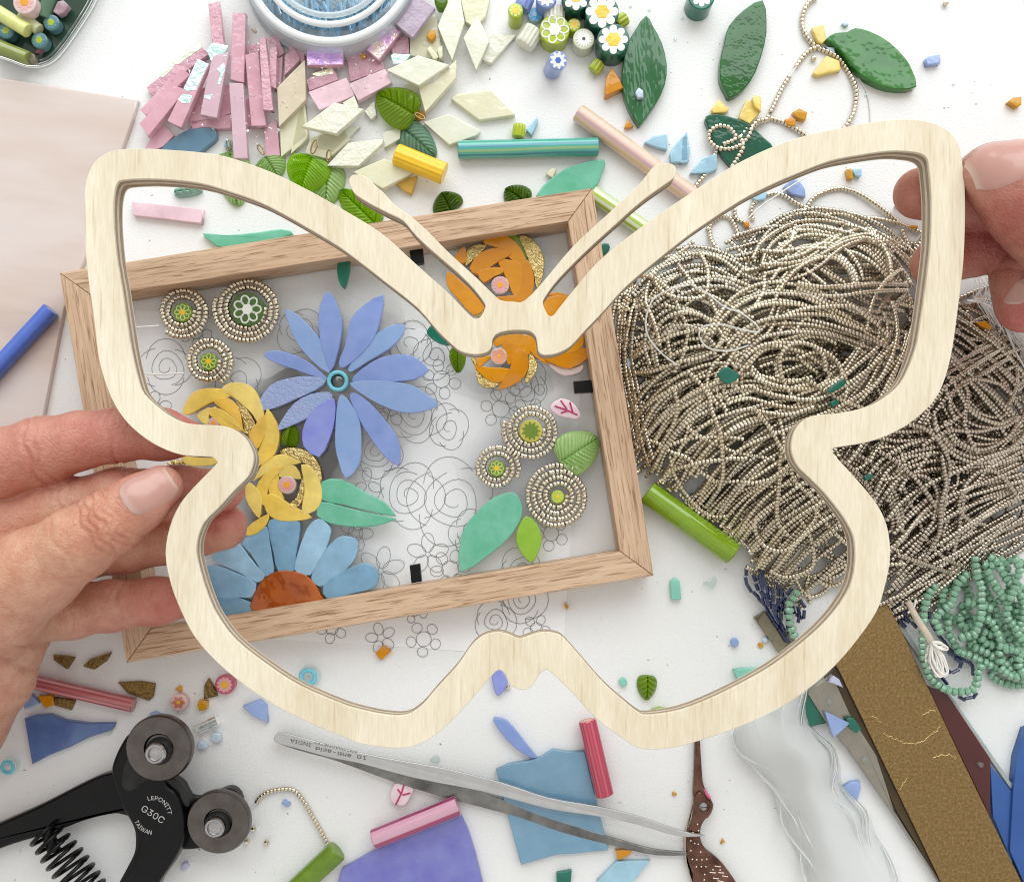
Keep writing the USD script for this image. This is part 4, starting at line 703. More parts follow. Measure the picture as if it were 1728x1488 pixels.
shard("G 1215,605 1300,570 1335,600 1345,690 1270,655", 'blue', 'blue triangle touching the butterfly left lower edge'); shard("G 748,640 770,632 815,650 810,664 755,664", 'blue', 'blue sliver behind the upper nipper wheel')
chip((364, 1245), 12, 'pale', 'rounded pale blue chip right of the nippers'); chip((340, 1259), 9, 'pale', 'pale triangular chip below the tiny clear tube'); chip((482, 1355), 8, 'blue', 'small blue square chip inside the short bead strand', n=4)
chip((311, 1463), 8, 'lilac', 'pale lilac crumb below the right nipper wheel'); chip((183, 1236), 5, 'clear', 'clear crumb at the point of the slate blue sheet')
shard("H 188,340 228,300 268,330 215,376", 'orange', 'orange square chip below the pattern sheet'); shard("H 1140,85 1160,105 1158,120 1142,112", 'orange', 'orange splinter at the corner of the pattern sheet')
shard("H 1395,1330 1480,1325 1470,1350 1410,1380", 'orange', 'orange chip under the lower tweezers tip'); shard("H 1300,1488 1400,1385 1570,1380 1500,1470 1420,1540", 'sky', 'light blue triangle at the bottom edge left of the scissors'); shard("H 1098,1445 1175,1430 1170,1500 1100,1510", 'teal', 'teal square at the bottom edge')
chip((1053, 1151), 8, 'mint', 'small mint cube beside the lone leaf bead'); shard("H 1575,625 1620,610 1660,622 1600,640", 'lime', 'green sliver behind the lower right wing')
shard("I -50,-20 -25,-40 -2,-20 5,70 -45,70", 'mint', 'mint oblong right of the oak frame corner'); shard("O 240,205 355,140 372,180 330,270", 'clear', 'clear gold triangle right of the mint oblong')
shard("I 270,425 310,415 430,418 480,430 300,500", 'mint', 'large mint piece behind the lower right wing', 0, .004); chip((1240, 1085), 8, 'blue', 'rounded blue crumb inside the lower right wing', n=7); chip((1284, 1089), 5, 'amber', 'yellow crumb inside the lower right wing', th=.001); chip((1291, 1079), 6, 'pale', 'pale crumb beside the yellow one inside the lower right wing')
shard("I 728,632 855,690 770,765", 'blue', 'blue triangle lying on the taupe mirror strip', .0042); shard("I 835,665 870,660 912,720 885,742 850,715", 'teal', 'teal splinter right of the blue triangle', .0042); shard("I 822,1010 860,985 905,980 908,1020 890,1080 840,1050", 'blue', 'blue violet wedge beside the frosted ripple glass')
shard("I 748,485 770,450 800,470 820,512 770,492", 'lilac', 'lavender shards at the edge of the gold strip', .0042); shard("I 430,640 530,560 640,530 735,690 640,712 520,690", 'teal', 'dark green piece half under the frosted ripple glass', 0, .003)
chip((1461, 1283), 6, 'clear', 'clear crumb lying on the dark mirror strip', .0042); chip((1656, 1290), 6, 'clear', 'white sparkling crumb on the dark red glass', .004); chip((1400, 1184), 5, 'clear', 'clear crumb on the taupe strip', .0042)
chip((1220, 1386 + 34), 5, 'amber', 'small amber triangle right of the scissors', n=3, th=.001); chip((1138, 1339), 4, 'amber', 'tiny gold crumb left of the scissors screw', th=.001)
chip((1080, 157), 9, 'pale', 'pale blue chip lying on the dark green leaf', .004); chip((735, 1282), 9, 'clear', 'clear crystal splinter against the tweezers')
shard("a 150,545 210,520 220,560 170,580", 'mint', 'mint splinter under the left loops of the hank')
for c in ((1152, 30, 'clear crumb left of the lone teal daisy slice'), (1064, 10, 'clear crumb above the short lime bead right of the daisies'), (1096, 16, 'clear crumb above the tip of the dark green leaf'), (1004, 130, 'clear crumb under the lime ribbed bead by the orange wedge'), (1462, 160, 'clear crumb under the bright green slanted leaf'), (1610, 142, 'clear crumb halfway from the slanted leaf to the right edge'), (1140, 66, 'clear crumb right of the dark green leaf tip')): chip(c[:2], 3, 'clear', c[2], th=.0008)
millefiori('cane_slice', (301, 1185), 14.5, 0, .004, opal('glass_rose_clear', (.80, .52, .50)), opal('glass_salmon2', (.62, .22, .14)), yel_core, 6, 'star', None, 'pink slice with a brown star right of the red rod', cr=.2)
millefiori('cane_slice', (379, 1155), 16.5, 0, .004, opal('glass_raspberry', (.55, .08, .14)), opal('glass_pink_petal', (.75, .40, .42)), orange_core, 11, 'daisy', None, 'raspberry flower slice touching the butterfly', cr=.4)
for c, r, l in (((13, 1294), 15, 'turquoise ring bead at the left edge'), ((520, 1142), 19, 'turquoise ring bead inside the lower left wing')):
    o = W(np.array(c, float), .004); t = thing('ring_bead', (*o, 0), l, 'glass bead'); add('lens', dome(o, r * PX, 0, .004), clearlump, t, smooth=True); add('ring', torus(o, r * .62 * PX, r * .2 * PX, .0042), turq, t, smooth=True)
veined_leaf('leaf_bead', "H 262,1080 280,1000 330,985 378,1010 372,1050 330,1110", ["H 290,1100 320,1040 335,990", "H 300,1020 318,1045", "H 365,1040 325,1050"], 0, None, 'clear pink leaf bead with magenta veins under the tweezers', 'leaf bead')
for c, l in (((428, 1398), 'loose metal bead right of the nippers wheel, top one of three'), ((417, 1419), 'loose metal bead right of the nippers wheel, left one of three'), ((450, 1421), 'loose metal bead right of the nippers wheel, right one of three'), ((857, 1159), 'loose metal bead under the bump of the butterfly bottom'), ((1596, 6), 'loose metal bead at the top right edge'), ((1373, 99), 'loose metal bead inside the strand loop')):
    add('loose_bead', beads(np.array([W3(np.array(c, float), .0012)]), np.array([[.7, .6, .2]]), .0012, .0019, 12), silver_gold, None, l, 'bead', smooth=50)

# ------------------------------------------------------------------ mirror and foil strips, lower right
def grain(key, c1, c2, rough, metal, scale): return mat(key, c1, rough=rough, metal=metal, scale=scale, bump=.45, bscale=1500., bdist=.0006, detail=6., ramp=[(.30, c2), (.52, tuple((np.array(c1) + np.array(c2)) / 2)), (.66, c1), (.80, (.50, .38, .20))])
cut('glass_strip', "I 640,540 760,440 850,640 985,850 1075,1130 1330,1540 1300,1488 1085,1165 850,830 735,690", .004, mat('taupe_mirror', (.30, .28, .235), rough=.12, metal=.6, var=.08), 'taupe mirror strip left of the gold one', 'glass strip', k=0, bev=.0003)
cut('glass_strip', "I 735,455 830,370 1370,1540 1330,1540 1090,1140 960,860", .0036, mat('brown_mirror', (.035, .02, .007), rough=.06, metal=.15, var=.4, col2=(.07, .045, .015), scale=60.), 'dark brown glossy strip under the left edge of the gold strip', 'glass strip', k=0, bev=.0003)
gold_line = mat('gold_bright', (.85, .66, .32), rough=.25, metal=1.)
GS_ = cut('glass_strip', "I 760,350 700,215 1040,90 1100,200 1400,840 1745,1550 1340,1550 1060,970", .0052, grain('gold_leaf_sheet', (.36, .25, .115), (.20, .125, .045), .30, .92, 950.), 'wide gold leafed glass strip running out of the lower right corner', 'glass strip', k=0, bev=.0003)
for q_ in ("I 1020,740 1100,780 1190,790 1270,740 1310,700", "I 1100,1020 1140,960", "I 1270,860 1330,850 1390,870", "I 1205,650 1280,620", "I 960,650 1010,690"):
    cr_ = resample(crom(pts(q_), 4, False), 2.2); cr_ = cr_ + np.random.default_rng(len(cr_)).normal(0, 1.2, cr_.shape); add('foil_crack', tube(W3(cr_, .00525), .00013, 5, False), gold_line, GS_, smooth=True)
cut('glass_strip', "I 1240,500 1345,548 1558,868 1558,1165 1530,1105 1400,840", .0034, mat('oxblood_glass', (.055, .012, .012), rough=.06, var=.4, col2=(.10, .02, .018), scale=30.), 'dark oxblood glass strip right of the gold strip', 'glass strip', k=0, bev=.0003)
bluegl = mat('blue_glass', (.03, .09, .36), rough=.12, ramp=[(.2, (.012, .05, .22)), (.6, (.03, .10, .32)), (.9, (.10, .18, .36))], scale=18.)
cut('glass_strip', "I 1560,905 1668,1035 1668,1480 1640,1330 1570,1160", .0033, bluegl, 'blue glass strip between the gold strip and the white sheet', 'glass strip', k=0, bev=.0003)
cut('glass_strip', "I 1672,1035 1690,860 1735,720 1800,700 1800,1560 1755,1560 1655,1330", .0046, bluegl, 'blue glass piece in the lower right corner', 'glass strip', k=0, bev=.0003)
cut('glass_strip', "O 745,550 850,480 1190,800 1010,925", .003, mat('smoke_mirror', (.10, .095, .08), rough=.06, metal=.8, col2=(.30, .27, .18), scale=70.), 'smoky mirror piece with a notched corner inside the lower right wing', 'glass strip', k=0, bev=.0003)
cut('clear_glass_sheet', "P 1502,1040 1530,1035 1800,1010 1800,1200 1712,1330", .0022, pane('sheet_pane', (.99, .995, .993), .03, .03), 'clear glass sheet with a grey cut edge at the right', 'glass sheet', k=0, bev=.0002)
cut('sheet_edge_strip', "I 1085,195 1110,190 1675,1005 1668,1032", .0026, mat('grey_cut_edge', (.42, .47, .46), rough=.2, trans=.2), 'narrow grey green glass edge beside the oxblood strip', 'glass strip', k=0, bev=.0003)

# frosted ripple glass
fr = thing('ripple_glass', (*W(np.array((1370., 1380.)), 0), 0), 'frosted clear glass piece with rippled transparent edges, lower right of the butterfly', 'ripple glass')
Lp = pts("I 265,720 272,790 310,870 400,940 465,1015 485,1090 520,1190 565,1290 610,1400 660,1540"); Rp = pts("I 630,520 632,650 690,755 770,820 805,900 810,1000 870,1080 945,1140 975,1230 1010,1310 1060,1400 1140,1540")
Lp, Rp = resample(crom(Lp, 6, False), 12)[:60], resample(crom(Rp, 6, False), 12)[:60]
n_ = min(len(Lp), len(Rp)); Lp, Rp = resample(Lp, 1)[np.linspace(0, len(resample(Lp, 1)) - 1, n_).astype(int)], resample(Rp, 1)[np.linspace(0, len(resample(Rp, 1)) - 1, n_).astype(int)]
u_ = np.linspace(0, 1, 33); G_ = Lp[:, None] * (1 - u_[None, :, None]) + Rp[:, None] * u_[None, :, None]
hz = .003 + .010 * np.sin(np.pi * u_)[None] ** .8 * (1 + .12 * np.sin(np.arange(n_) * .35))[:, None] + .0012 * np.sin(u_ * 9 + np.arange(n_)[:, None] * .22)
Pt = W3(G_, hz).reshape(-1, 3); Pb = Pt.copy(); Pb[:, 2] = np.maximum(Pb[:, 2] - .0016, .0002); ii = np.arange(n_ * 33).reshape(n_, 33)
q = np.stack([ii[:-1, :-1], ii[1:, :-1], ii[1:, 1:], ii[:-1, 1:]], -1).reshape(-1, 4); m_ = n_ * 33; ring = np.r_[ii[0], ii[1:, -1], ii[-1, -2::-1], ii[-2:0:-1, 0]]; r2 = np.roll(ring, -1)
fm = np.vstack([q[:, [0, 1, 2]], q[:, [0, 2, 3]], q[:, [0, 2, 1]] + m_, q[:, [0, 3, 2]] + m_, np.c_[ring, ring + m_, r2], np.c_[r2, ring + m_, r2 + m_]])
frost = usdkit.material(stage, '/World/Looks/frosted_glass', {'t': ('transparent_bsdf', {'color': (.93, .95, .95)}), 'd': ('principled_bsdf', {'base_color': (.86, .87, .865), 'roughness': .22, 'transmission_weight': .2}), 'm': ('mix_closure', {'fac': .56})}, [('t.BSDF', 'm.closure1'), ('d.BSDF', 'm.closure2')], surface='m.closure')
add('frosted_body', (np.vstack([Pt, Pb]), fm), frost, fr, smooth=60)
ripple_m = mat('ripple_clear', (.93, .96, .95), rough=.03, trans=.97, var=.01)
for E, sg in ((Lp, 1), (Rp, -1)):
    U_ = (Rp - Lp) / np.linalg.norm(Rp - Lp, axis=1, keepdims=True); k_ = np.arange(n_)
    for h_ in (0., math.pi):
        c_ = E + U_ * sg * (11 + 12 * np.sin(k_ * .42 + h_ + sg))[:, None]
        add('ripple_edge', tube(W3(c_, .0055 + .0022 * np.cos(k_ * .42 + h_ + sg)), (4.2 + 1.6 * np.sin(k_ * .42 + h_)) * PX, 12), ripple_m, fr, smooth=True)
    c_ = E + (Rp - Lp) / np.linalg.norm(Rp - Lp, axis=1, keepdims=True) * sg * (36 + 6 * np.sin(k_ * .3))[:, None]
    add('ripple_fold', tube(W3(c_, .0075 + .0015 * np.sin(k_ * .4 + 1)), (4 + 1.5 * np.sin(k_ * .4)) * PX, 8), ripple_m, fr, smooth=True)

# ------------------------------------------------------------------ wheeled glass nippers
blk = mat('black_enamel', (.003, .003, .0035), rough=.26, var=.3, coat=.0, spec=.25, bump=.25, bscale=260., bdist=.0006); blk2 = mat('black_enamel_worn', (.008, .008, .008), rough=.4, spec=.25, col2=(.03, .03, .03), scale=120.)
steel_d = mat('wheel_steel', (.16, .145, .135), rough=.36, metal=1., col2=(.11, .098, .09), scale=160.); chrome = mat('chrome', (.42, .42, .42), rough=.2, metal=1., var=.2, scale=300.); grey_print = mat('grey_print', (.42, .42, .40), rough=.5)
nip = thing('wheel_nippers', (*W(np.array((230., 1390.)), 0), 0), 'black wheeled glass nippers with two round steel cutters in the lower left corner', 'nippers')
add('rear_handle', slab(W(crom(np.array([(-90, 1430), (0, 1388), (67, 1358), (148, 1317), (186, 1304), (240, 1300), (300, 1318), (318, 1345), (345, 1345), (385, 1330), (405, 1350), (400, 1400), (372, 1425), (330, 1433), (300, 1432), (262, 1412), (222, 1382), (205, 1375), (188, 1374), (144, 1384), (84, 1406), (0, 1432), (-90, 1475)], float), 4), .009), .003, .009, .0014), blk, nip, smooth=40)
fh = crom(pts("X 395,200 310,320 255,450 243,540 268,660 325,820 385,920 432,1010 450,1100 440,1230 385,1350 310,1488 200,1690 540,1700 665,1488 760,1350 840,1210 882,1090 893,960 862,830 800,705 720,630 690,480 600,300 500,210"), 4)
add('front_handle', slab(W(fh, .0165), .0092, .0165, .0016), blk, nip, smooth=40)
add('jaw_recess', slab(W(crom(pts("X 400,400 350,500 335,620 360,680 430,690 520,620 600,560 480,470"), 4), .0168), .0160, .0168, .0005), blk2, nip, smooth=40)
add('jaw_edge', slab(W(crom(pts("X 650,600 740,640 820,720 860,800 900,840 940,800 880,680 800,590 740,575"), 4), .0150), .0092, .0150, .0010), blk2, nip, smooth=40)
for c, r, z, hub in (((267, 1263), 53, .0172, (261.5, 1272)), ((367.5, 1388), 51, .0135, (361, 1397))):
    o = W(np.array(c, float), z + .005); R = r * PX; e = lathe([(0, z), (R * .94, z), (R, z + .0008), (R, z + .0038), (R * .955, z + .005), (R * .45, z + .0046), (R * .40, z + .0036), (0, z + .0036)], 72, (*o, 0))
    w_ = add('cutter_wheel', e, steel_d, nip, smooth=25)
    h_ = W(np.array(hub, float), z + .009); q = R * .34
    add('hub_washer', lathe([(0, z + .0036), (q * 1.25, z + .0036), (q * 1.15, z + .0055), (q, z + .0062), (0, z + .0062)], 40, (*h_, 0)), blk2, w_, smooth=30)
    add('hub_screw', lathe([(q * .94, z + .006), (q * .94, z + .0084), (q * .82, z + .0092), (q * .64, z + .0092), (q * .58, z + .0088), (q * .56, z + .0080), (0, z + .0079)], 6 * 6, (*h_, 0)), chrome, w_, smooth=30)
A_, B_ = W3(np.array((72., 1402.)), .010), W3(np.array((168., 1524.)), .010); s = np.linspace(0, 1, 340); d_ = (B_ - A_) / np.linalg.norm(B_ - A_); n_v = np.array([-d_[1], d_[0], 0]); rad = (.0058 + .0012 * np.sin(np.pi * s))[:, None]; ph = (s * 9.5 * 2 * np.pi)[:, None]
add('coil_spring', tube(A_ + (B_ - A_) * s[:, None] + rad * (np.cos(ph) * n_v + np.sin(ph) * np.array([0, 0, 1.])), .00075, 8), blk, nip, smooth=True)
add('spring_stud', tube(np.array([W3(np.array((78., 1400.)), .010), W3(np.array((92., 1436.)), .010)]), .0026, 16), blk, nip)
def arc_text(text, c, R, mid, h, inward, z):
    """lettering along a circle round plan point c"""
    tm = meshkit.text_mesh(text, h * PX, .0002); v = np.array(tm.vertices); L = v[:, 0].max(); Rm = R * PX; o = W(np.array(c, float), z); u = v[:, 0] - L / 2
    if inward: a = math.radians(mid) + u / Rm; rr = Rm - v[:, 1]
    else: a = math.radians(mid) - u / Rm; rr = Rm + v[:, 1]
    return np.c_[o[0] + rr * np.cos(a), o[1] + rr * np.sin(a), z + v[:, 2]], np.array(tm.faces)
def line_text(text, start, ang, h, z, width=None):
    tm = meshkit.text_mesh(text, h * PX, .00015); v = np.array(tm.vertices); L = v[:, 0].max()
    if width: v[:, 0] *= width * PX / L
    a = math.radians(ang); o = W(np.array(start, float), z)
    return np.c_[o[0] + v[:, 0] * math.cos(a) - v[:, 1] * math.sin(a), o[1] + v[:, 0] * math.sin(a) + v[:, 1] * math.cos(a), z + v[:, 2]], np.array(tm.faces)
cx_ = (258, 1374.5)
add('lettering', arc_text('LEPONITT', cx_, 24.5, 56, 6.6, False, .0165), grey_print, nip, label='arched word LEPONITT', smooth=False)
add('lettering', line_text('G30C', (236.5, 1366), -32, 10.5, .0165, 42), grey_print, nip, label='characters G30C', smooth=False)
add('lettering', arc_text('TAIWAN', cx_, 31.5, 232, 6.6, True, .0165), grey_print, nip, label='arched word TAIWAN', smooth=False)

# ------------------------------------------------------------------ tweezers
steel = mat('tweezer_steel', (.56, .57, .565), rough=.48, metal=1., var=.06, scale=200.); steel2 = mat('tweezer_inner', (.30, .30, .29), rough=.2, metal=1., col2=(.12, .12, .115), scale=90.)
tw = thing('tweezers', (*W(np.array((800., 1330.)), 0), 0), 'long steel tweezers lying across the light blue sheet, stamped upside down', 'tweezers')
up_ = crom(np.array([(462, 1246), (466, 1239), (475, 1236), (507, 1243), (608, 1269), (730, 1291), (765, 1298), (849, 1319), (926, 1344), (1007, 1358), (1074, 1374), (1150, 1400), (1185, 1407), (1184, 1409), (1141, 1408.5), (1074, 1389), (1007, 1375), (923, 1362), (822, 1335), (704, 1312), (608, 1287), (557, 1277), (500, 1262), (470, 1254)], float), 3)
lo_ = crom(np.array([(466, 1252), (500, 1258), (570, 1276), (650, 1294), (740, 1317), (822, 1340), (906, 1374), (973, 1395), (1040, 1416), (1108, 1434), (1178, 1440), (1178, 1443), (1108, 1444), (1040, 1429), (950, 1406), (872, 1379), (772, 1352), (671, 1322), (570, 1285), (500, 1265)], float), 3)
def arm(p, z0, z1, th, sag):
    v, f = slab(W(p, z0 + th), 0, th, .0003); x = (v[:, 0] - v[:, 0].min()) / np.ptp(v[:, 0]); v[:, 2] += z0 + (z1 - z0) * x + sag * np.sin(np.pi * x) ** .8; return v, f
add('upper_arm', arm(up_, .0050, .0062, .0013, .0008), steel, tw, smooth=30)
add('lower_arm', arm(lo_, .0028, .0022, .0013, -.0006), steel2, tw, smooth=30)
add('end_weld', plate(np.array([(462, 1246), (474, 1237), (492, 1242), (490, 1258), (470, 1254)], float), .0035, .0016, .0003, 3), steel2, tw)
zt = .0066
for txt, st, h, wd in (('10', (620.5, 1276), 6.0, 17), ('anti-acid', (594, 1272.5), 6.0, 61), ('ANTIMAGNETIC', (604, 1267), 3.3, 74), ('INDIA', (526, 1254), 5.6, 36)):
    v, f = line_text(txt, st, 180 - 12.6, h, zt, wd); x = (v[:, 0] - W(np.array(462.), .006)[0] if False else v[:, 0])
    # follow the arm's bow
    p0, p1 = W(up_, .0058)[:, 0].min(), W(up_, .0058)[:, 0].max(); x = np.clip((v[:, 0] - p0) / (p1 - p0), 0, 1)
    v[:, 2] = .0050 + .0012 * x + .0008 * np.sin(np.pi * x) ** .8 + .0013 + .00003 + (v[:, 2] - zt) * .4
    add('lettering', (v, f), mat('etched_grey', (.10, .10, .10), rough=.5), tw, label=f'etched words {txt}', smooth=False)

# ------------------------------------------------------------------ embroidery scissors
scm = mat('dark_bronze', (.24, .13, .095), rough=.12, metal=1., col2=(.09, .045, .034), scale=160., bump=.5, bscale=300., bdist=.0012)
sc = thing('embroidery_scissors', (*W(np.array((1185., 1380.)), 0), 0), 'small ornate dark bronze scissors, their handle running out of the bottom edge', 'scissors')
add('blade', plate("Y 425,40 460,30 482,300 500,520 540,610 580,690 600,745 580,815 530,872 470,800 405,700 412,400", .0012, .0022, .0005, 3), scm, sc, smooth=40)
add('handle', plate("Y 430,640 480,610 540,680 596,745 575,812 530,870 490,930 473,1010 480,1080 520,1160 620,1240 690,1310 760,1400 860,1560 880,1700 500,1700 410,1540 400,1420 360,1300 340,1150 350,1000 395,880 408,720", .0016, .0032, .0008, 3), scm, sc, smooth=40)
add('handle_edge', plate("Y 405,640 412,720 385,880 345,1000 330,1150 350,1300 400,1430 425,1560 405,1560 370,1420 330,1300 318,1150 328,1000 375,870 398,720", .0002, .0030, .0005, 3), mat('worn_bronze', (.55, .47, .38), rough=.2, metal=1.), sc, smooth=40)
o_ = W(pts("Y 505,760")[0], .006); add('screw', lathe([(0, .0046), (.0016, .0046), (.0017, .0052), (.0012, .0060), (0, .0062)], 24, (*o_, 0)), chrome, sc, smooth=40)
add('screw_slot', slab(np.array([o_ + (-.0014, -.0002), o_ + (.0014, -.0001), o_ + (.0014, .0002), o_ + (-.0014, .0001)]), .0060, .00632, .00004), blk, sc)
dots = mat('bright_dot', (.85, .82, .78), rough=.2, metal=1.)
for p in pts("Y 445,925 400,1005 455,985 380,1085 417,1110 452,1118 380,1180 475,1195 395,1265 438,1268 488,1270 535,1264 433,1338 482,1336 526,1336 515,1412 595,1365 665,1370 510,1466"): add('stud', dome(W(p, .0049), .00035, .0047, .0003, 8), dots, sc, smooth=True)
for p in pts("Y 640,1330 592,1390 675,1392 712,1426 624,1447 668,1474"): add('engraved_bar', plate(np.array([p + (-5, -.8), p + (5, .6), p + (5, 2.2), p + (-5, .8)]), .0047, .0003, .0001), dots, sc)
add('pink_mark', plate("Y 500,575 520,585 580,668 560,682 525,640", .0031, .0008, .0002), opal('pink_paint', (.75, .12, .28)), sc)

# ------------------------------------------------------------------ dish and round box at the top
rim_glass = mat('rim_glass', (.86, .92, .92), rough=.03, trans=.92, var=.02)
dish_g = mat('dish_green', (.045, .10, .065), rough=.08, trans=.35, col2=(.03, .075, .05), scale=60.)
ds = thing('glass_dish', (*W(np.array((50., 20.)), 0), 0), 'clear glass dish of cane pieces in the upper left corner', 'dish')
dp = crom(np.array([(-120, -80), (190, -80), (165, -20), (152, 12), (120, 62), (97, 92), (78, 106), (55, 110), (20, 100), (-120, 40)], float), 5)
add('dish_base', slab(W(dp, .002), 0, .0022, .0006), dish_g, ds)
for k_, zz, rr in ((0, .0035, 3.2), (3, .0075, 2.2), (-5, .0015, 3.5)): add('dish_rim', tube(np.r_[W3(inset(dp, -k_), zz), W3(inset(dp, -k_), zz)[:1]], rr * PX, 10, False), rim_glass, ds, smooth=True)
rod('glass_rod', (-15, 12), (42, 47), 12, mat('pale_lime_cane', (.62, .66, .22), rough=.06, coat=.5, var=.08), 'pale lime cane in the glass dish', z=.006)
rod('glass_rod', (30, 22), (62, 47), 10, mat('pale_olive_cane', (.50, .53, .30), rough=.06, coat=.5, var=.1), 'short olive cane in the glass dish beside the pale lime one', z=.004)
rod('glass_rod', (83, -20), (68, 26), 12, mat('green_cane', (.07, .15, .09), rough=.06, coat=.5), 'dark green cane in the glass dish', z=.003)
rod('glass_rod', (-20, 70), (42, 95), 13, mat('olive_cane', (.20, .24, .05), rough=.06, coat=.5), 'olive green cane at the lower wall of the glass dish', z=.003)
millefiori('cane_slice', (41, 4), 19, .008, .005, opal('glass_blush_w', (.80, .60, .60)), pinkg, orange_core, 10, 'star', None, 'pale pink slice with orange centre in the glass dish', group='slices in the dish', cr=.35)
for c, l in (((86, 38), 'blue green flower slice in the dish beside the mauve piece'), ((66, 68), 'blue green flower slice in the dish below the olive cane'), ((10, 52), 'blue green flower slice at the left edge of the dish')): millefiori('cane_slice', c, 13.5, .003, .004, opal('glass_seablue', (.08, .20, .22)), opal('glass_seablue2', (.12, .28, .30)), chart, 10, 'daisy', None, l, group='slices in the dish', cr=.4)
add('glass_shard', plate("N 1040,20 1150,0 1245,95 1150,230 1060,275 950,215", .004, .003, .0006), opal('mauve_shard', (.36, .24, .28), bump=.6), None, 'mauve glass shard in the dish', 'glass shard')
add('glass_shard', plate("N 450,1060 540,940 620,990 640,1090 560,1130 480,1110", .003, .003, .0006), opal('grey_shard', (.22, .20, .14)), None, 'grey brown shard at the foot of the dish', 'glass shard')
add('glass_shard', plate("N 620,970 700,850 790,820 800,880 720,960", .004, .002, .0006), opal('maroon_shard', (.14, .04, .05)), None, 'small maroon shard in the dish', 'glass shard')
bx = thing('round_box', (*W(np.array((556., -72.)), 0), 0), 'round clear plastic box of pale blue tube beads cut by the top edge', 'plastic box')
ob = W(np.array((556., -72.)), .012); k = PX
plast = mat('clear_plastic', (.82, .90, .93), rough=.12, trans=.55, var=.02); plast_w = mat('plastic_rim', (.86, .90, .92), rough=.2, trans=.15, var=.02)
add('box_base', lathe([(0, .0006), (150 * k, .0006), (152 * k, .002), (150 * k, .003), (0, .0026)], 96, (*ob, 0)), mat('plastic_base', (.55, .66, .72), rough=.15, trans=.3), bx, smooth=40)
add('box_wall', lathe([(146 * k, .003), (149 * k, .003), (147 * k, .012), (143 * k, .0125), (143 * k, .003)], 96, (*ob, 0)), plast, bx, smooth=40)
add('box_rim', lathe(np.c_[138 * k + .0016 * np.cos(np.linspace(0, 2 * np.pi, 13)), .0120 + .0012 * np.sin(np.linspace(0, 2 * np.pi, 13))], 96, (*ob, 0)), plast_w, bx, smooth=True)
add('lid_ring', lathe(np.c_[112 * k + .0013 * np.cos(np.linspace(0, 2 * np.pi, 13)), .0128 + .0012 * np.sin(np.linspace(0, 2 * np.pi, 13))], 96, (*ob, 0)), plast_w, bx, smooth=True)
add('lid_ring', lathe(np.c_[98 * k + .0012 * np.cos(np.linspace(0, 2 * np.pi, 13)), .0132 + .0012 * np.sin(np.linspace(0, 2 * np.pi, 13))], 96, (*ob, 0)), plast, bx, smooth=True)
add('lid', lathe([(0, .0115), (136 * k, .0112), (136 * k, .0108), (0, .0111)], 64, (*ob, 0)), pane('lid_pane', (.90, .95, .97), .06, .08), bx, smooth=40)
g = np.random.default_rng(3); V_ = []
while len(V_) < 190:
    a_, r_ = g.uniform(math.pi * 1.08, math.pi * 1.92), 132 * math.sqrt(g.random()); p_ = (556 + r_ * math.cos(a_), -72 - r_ * math.sin(a_))
    if p_[1] < -25: continue
    b_ = g.normal(1.5, .35); l_ = 9; z_ = .0045 + .0035 * g.random(); V_.append(tube(W3(np.array([(p_[0] - l_ * math.cos(b_), p_[1] - l_ * math.sin(b_)), (p_[0] + l_ * math.cos(b_), p_[1] + l_ * math.sin(b_))]), z_), 2.6 * PX, 7))
add('tube_beads', cat_mesh(V_), mat('ice_blue_bugle', (.30, .58, .78), rough=.08, trans=.3, var=.25, scale=150.), None, 'heap of pale blue tube beads inside the round box', 'beads', kind='stuff', smooth=40)

# ------------------------------------------------------------------ hanks of small metal beads
from scipy.ndimage import distance_transform_edt
HULL = np.array([(1040, 560), (1050, 500), (1085, 445), (1150, 415), (1230, 385), (1300, 385), (1400, 375), (1500, 395), (1560, 450), (1610, 505), (1660, 540), (1728, 620), (1790, 700), (1790, 830), (1700, 910), (1620, 985), (1500, 1045), (1400, 1010), (1290, 985), (1210, 900), (1110, 830), (1065, 750)], float)
gx, gy = np.meshgrid(np.arange(1000, 1820, 4), np.arange(340, 1100, 4)); hull = Polygon(crom(HULL, 4)); shapely.prepare(hull)
DIST = distance_transform_edt(shapely.contains_xy(hull, gx.ravel(), gy.ravel()).reshape(gx.shape)) * 4.
def mound(p):
    i = np.clip(((p[:, 1] - 340) / 4).astype(int), 0, DIST.shape[0] - 1); j = np.clip(((p[:, 0] - 1000) / 4).astype(int), 0, DIST.shape[1] - 1)
    return .021 * (1 - np.exp(-DIST[i, j] / 75.))
PIT, RB = 6.3 * PX * .96, 4.55 * PX * .96
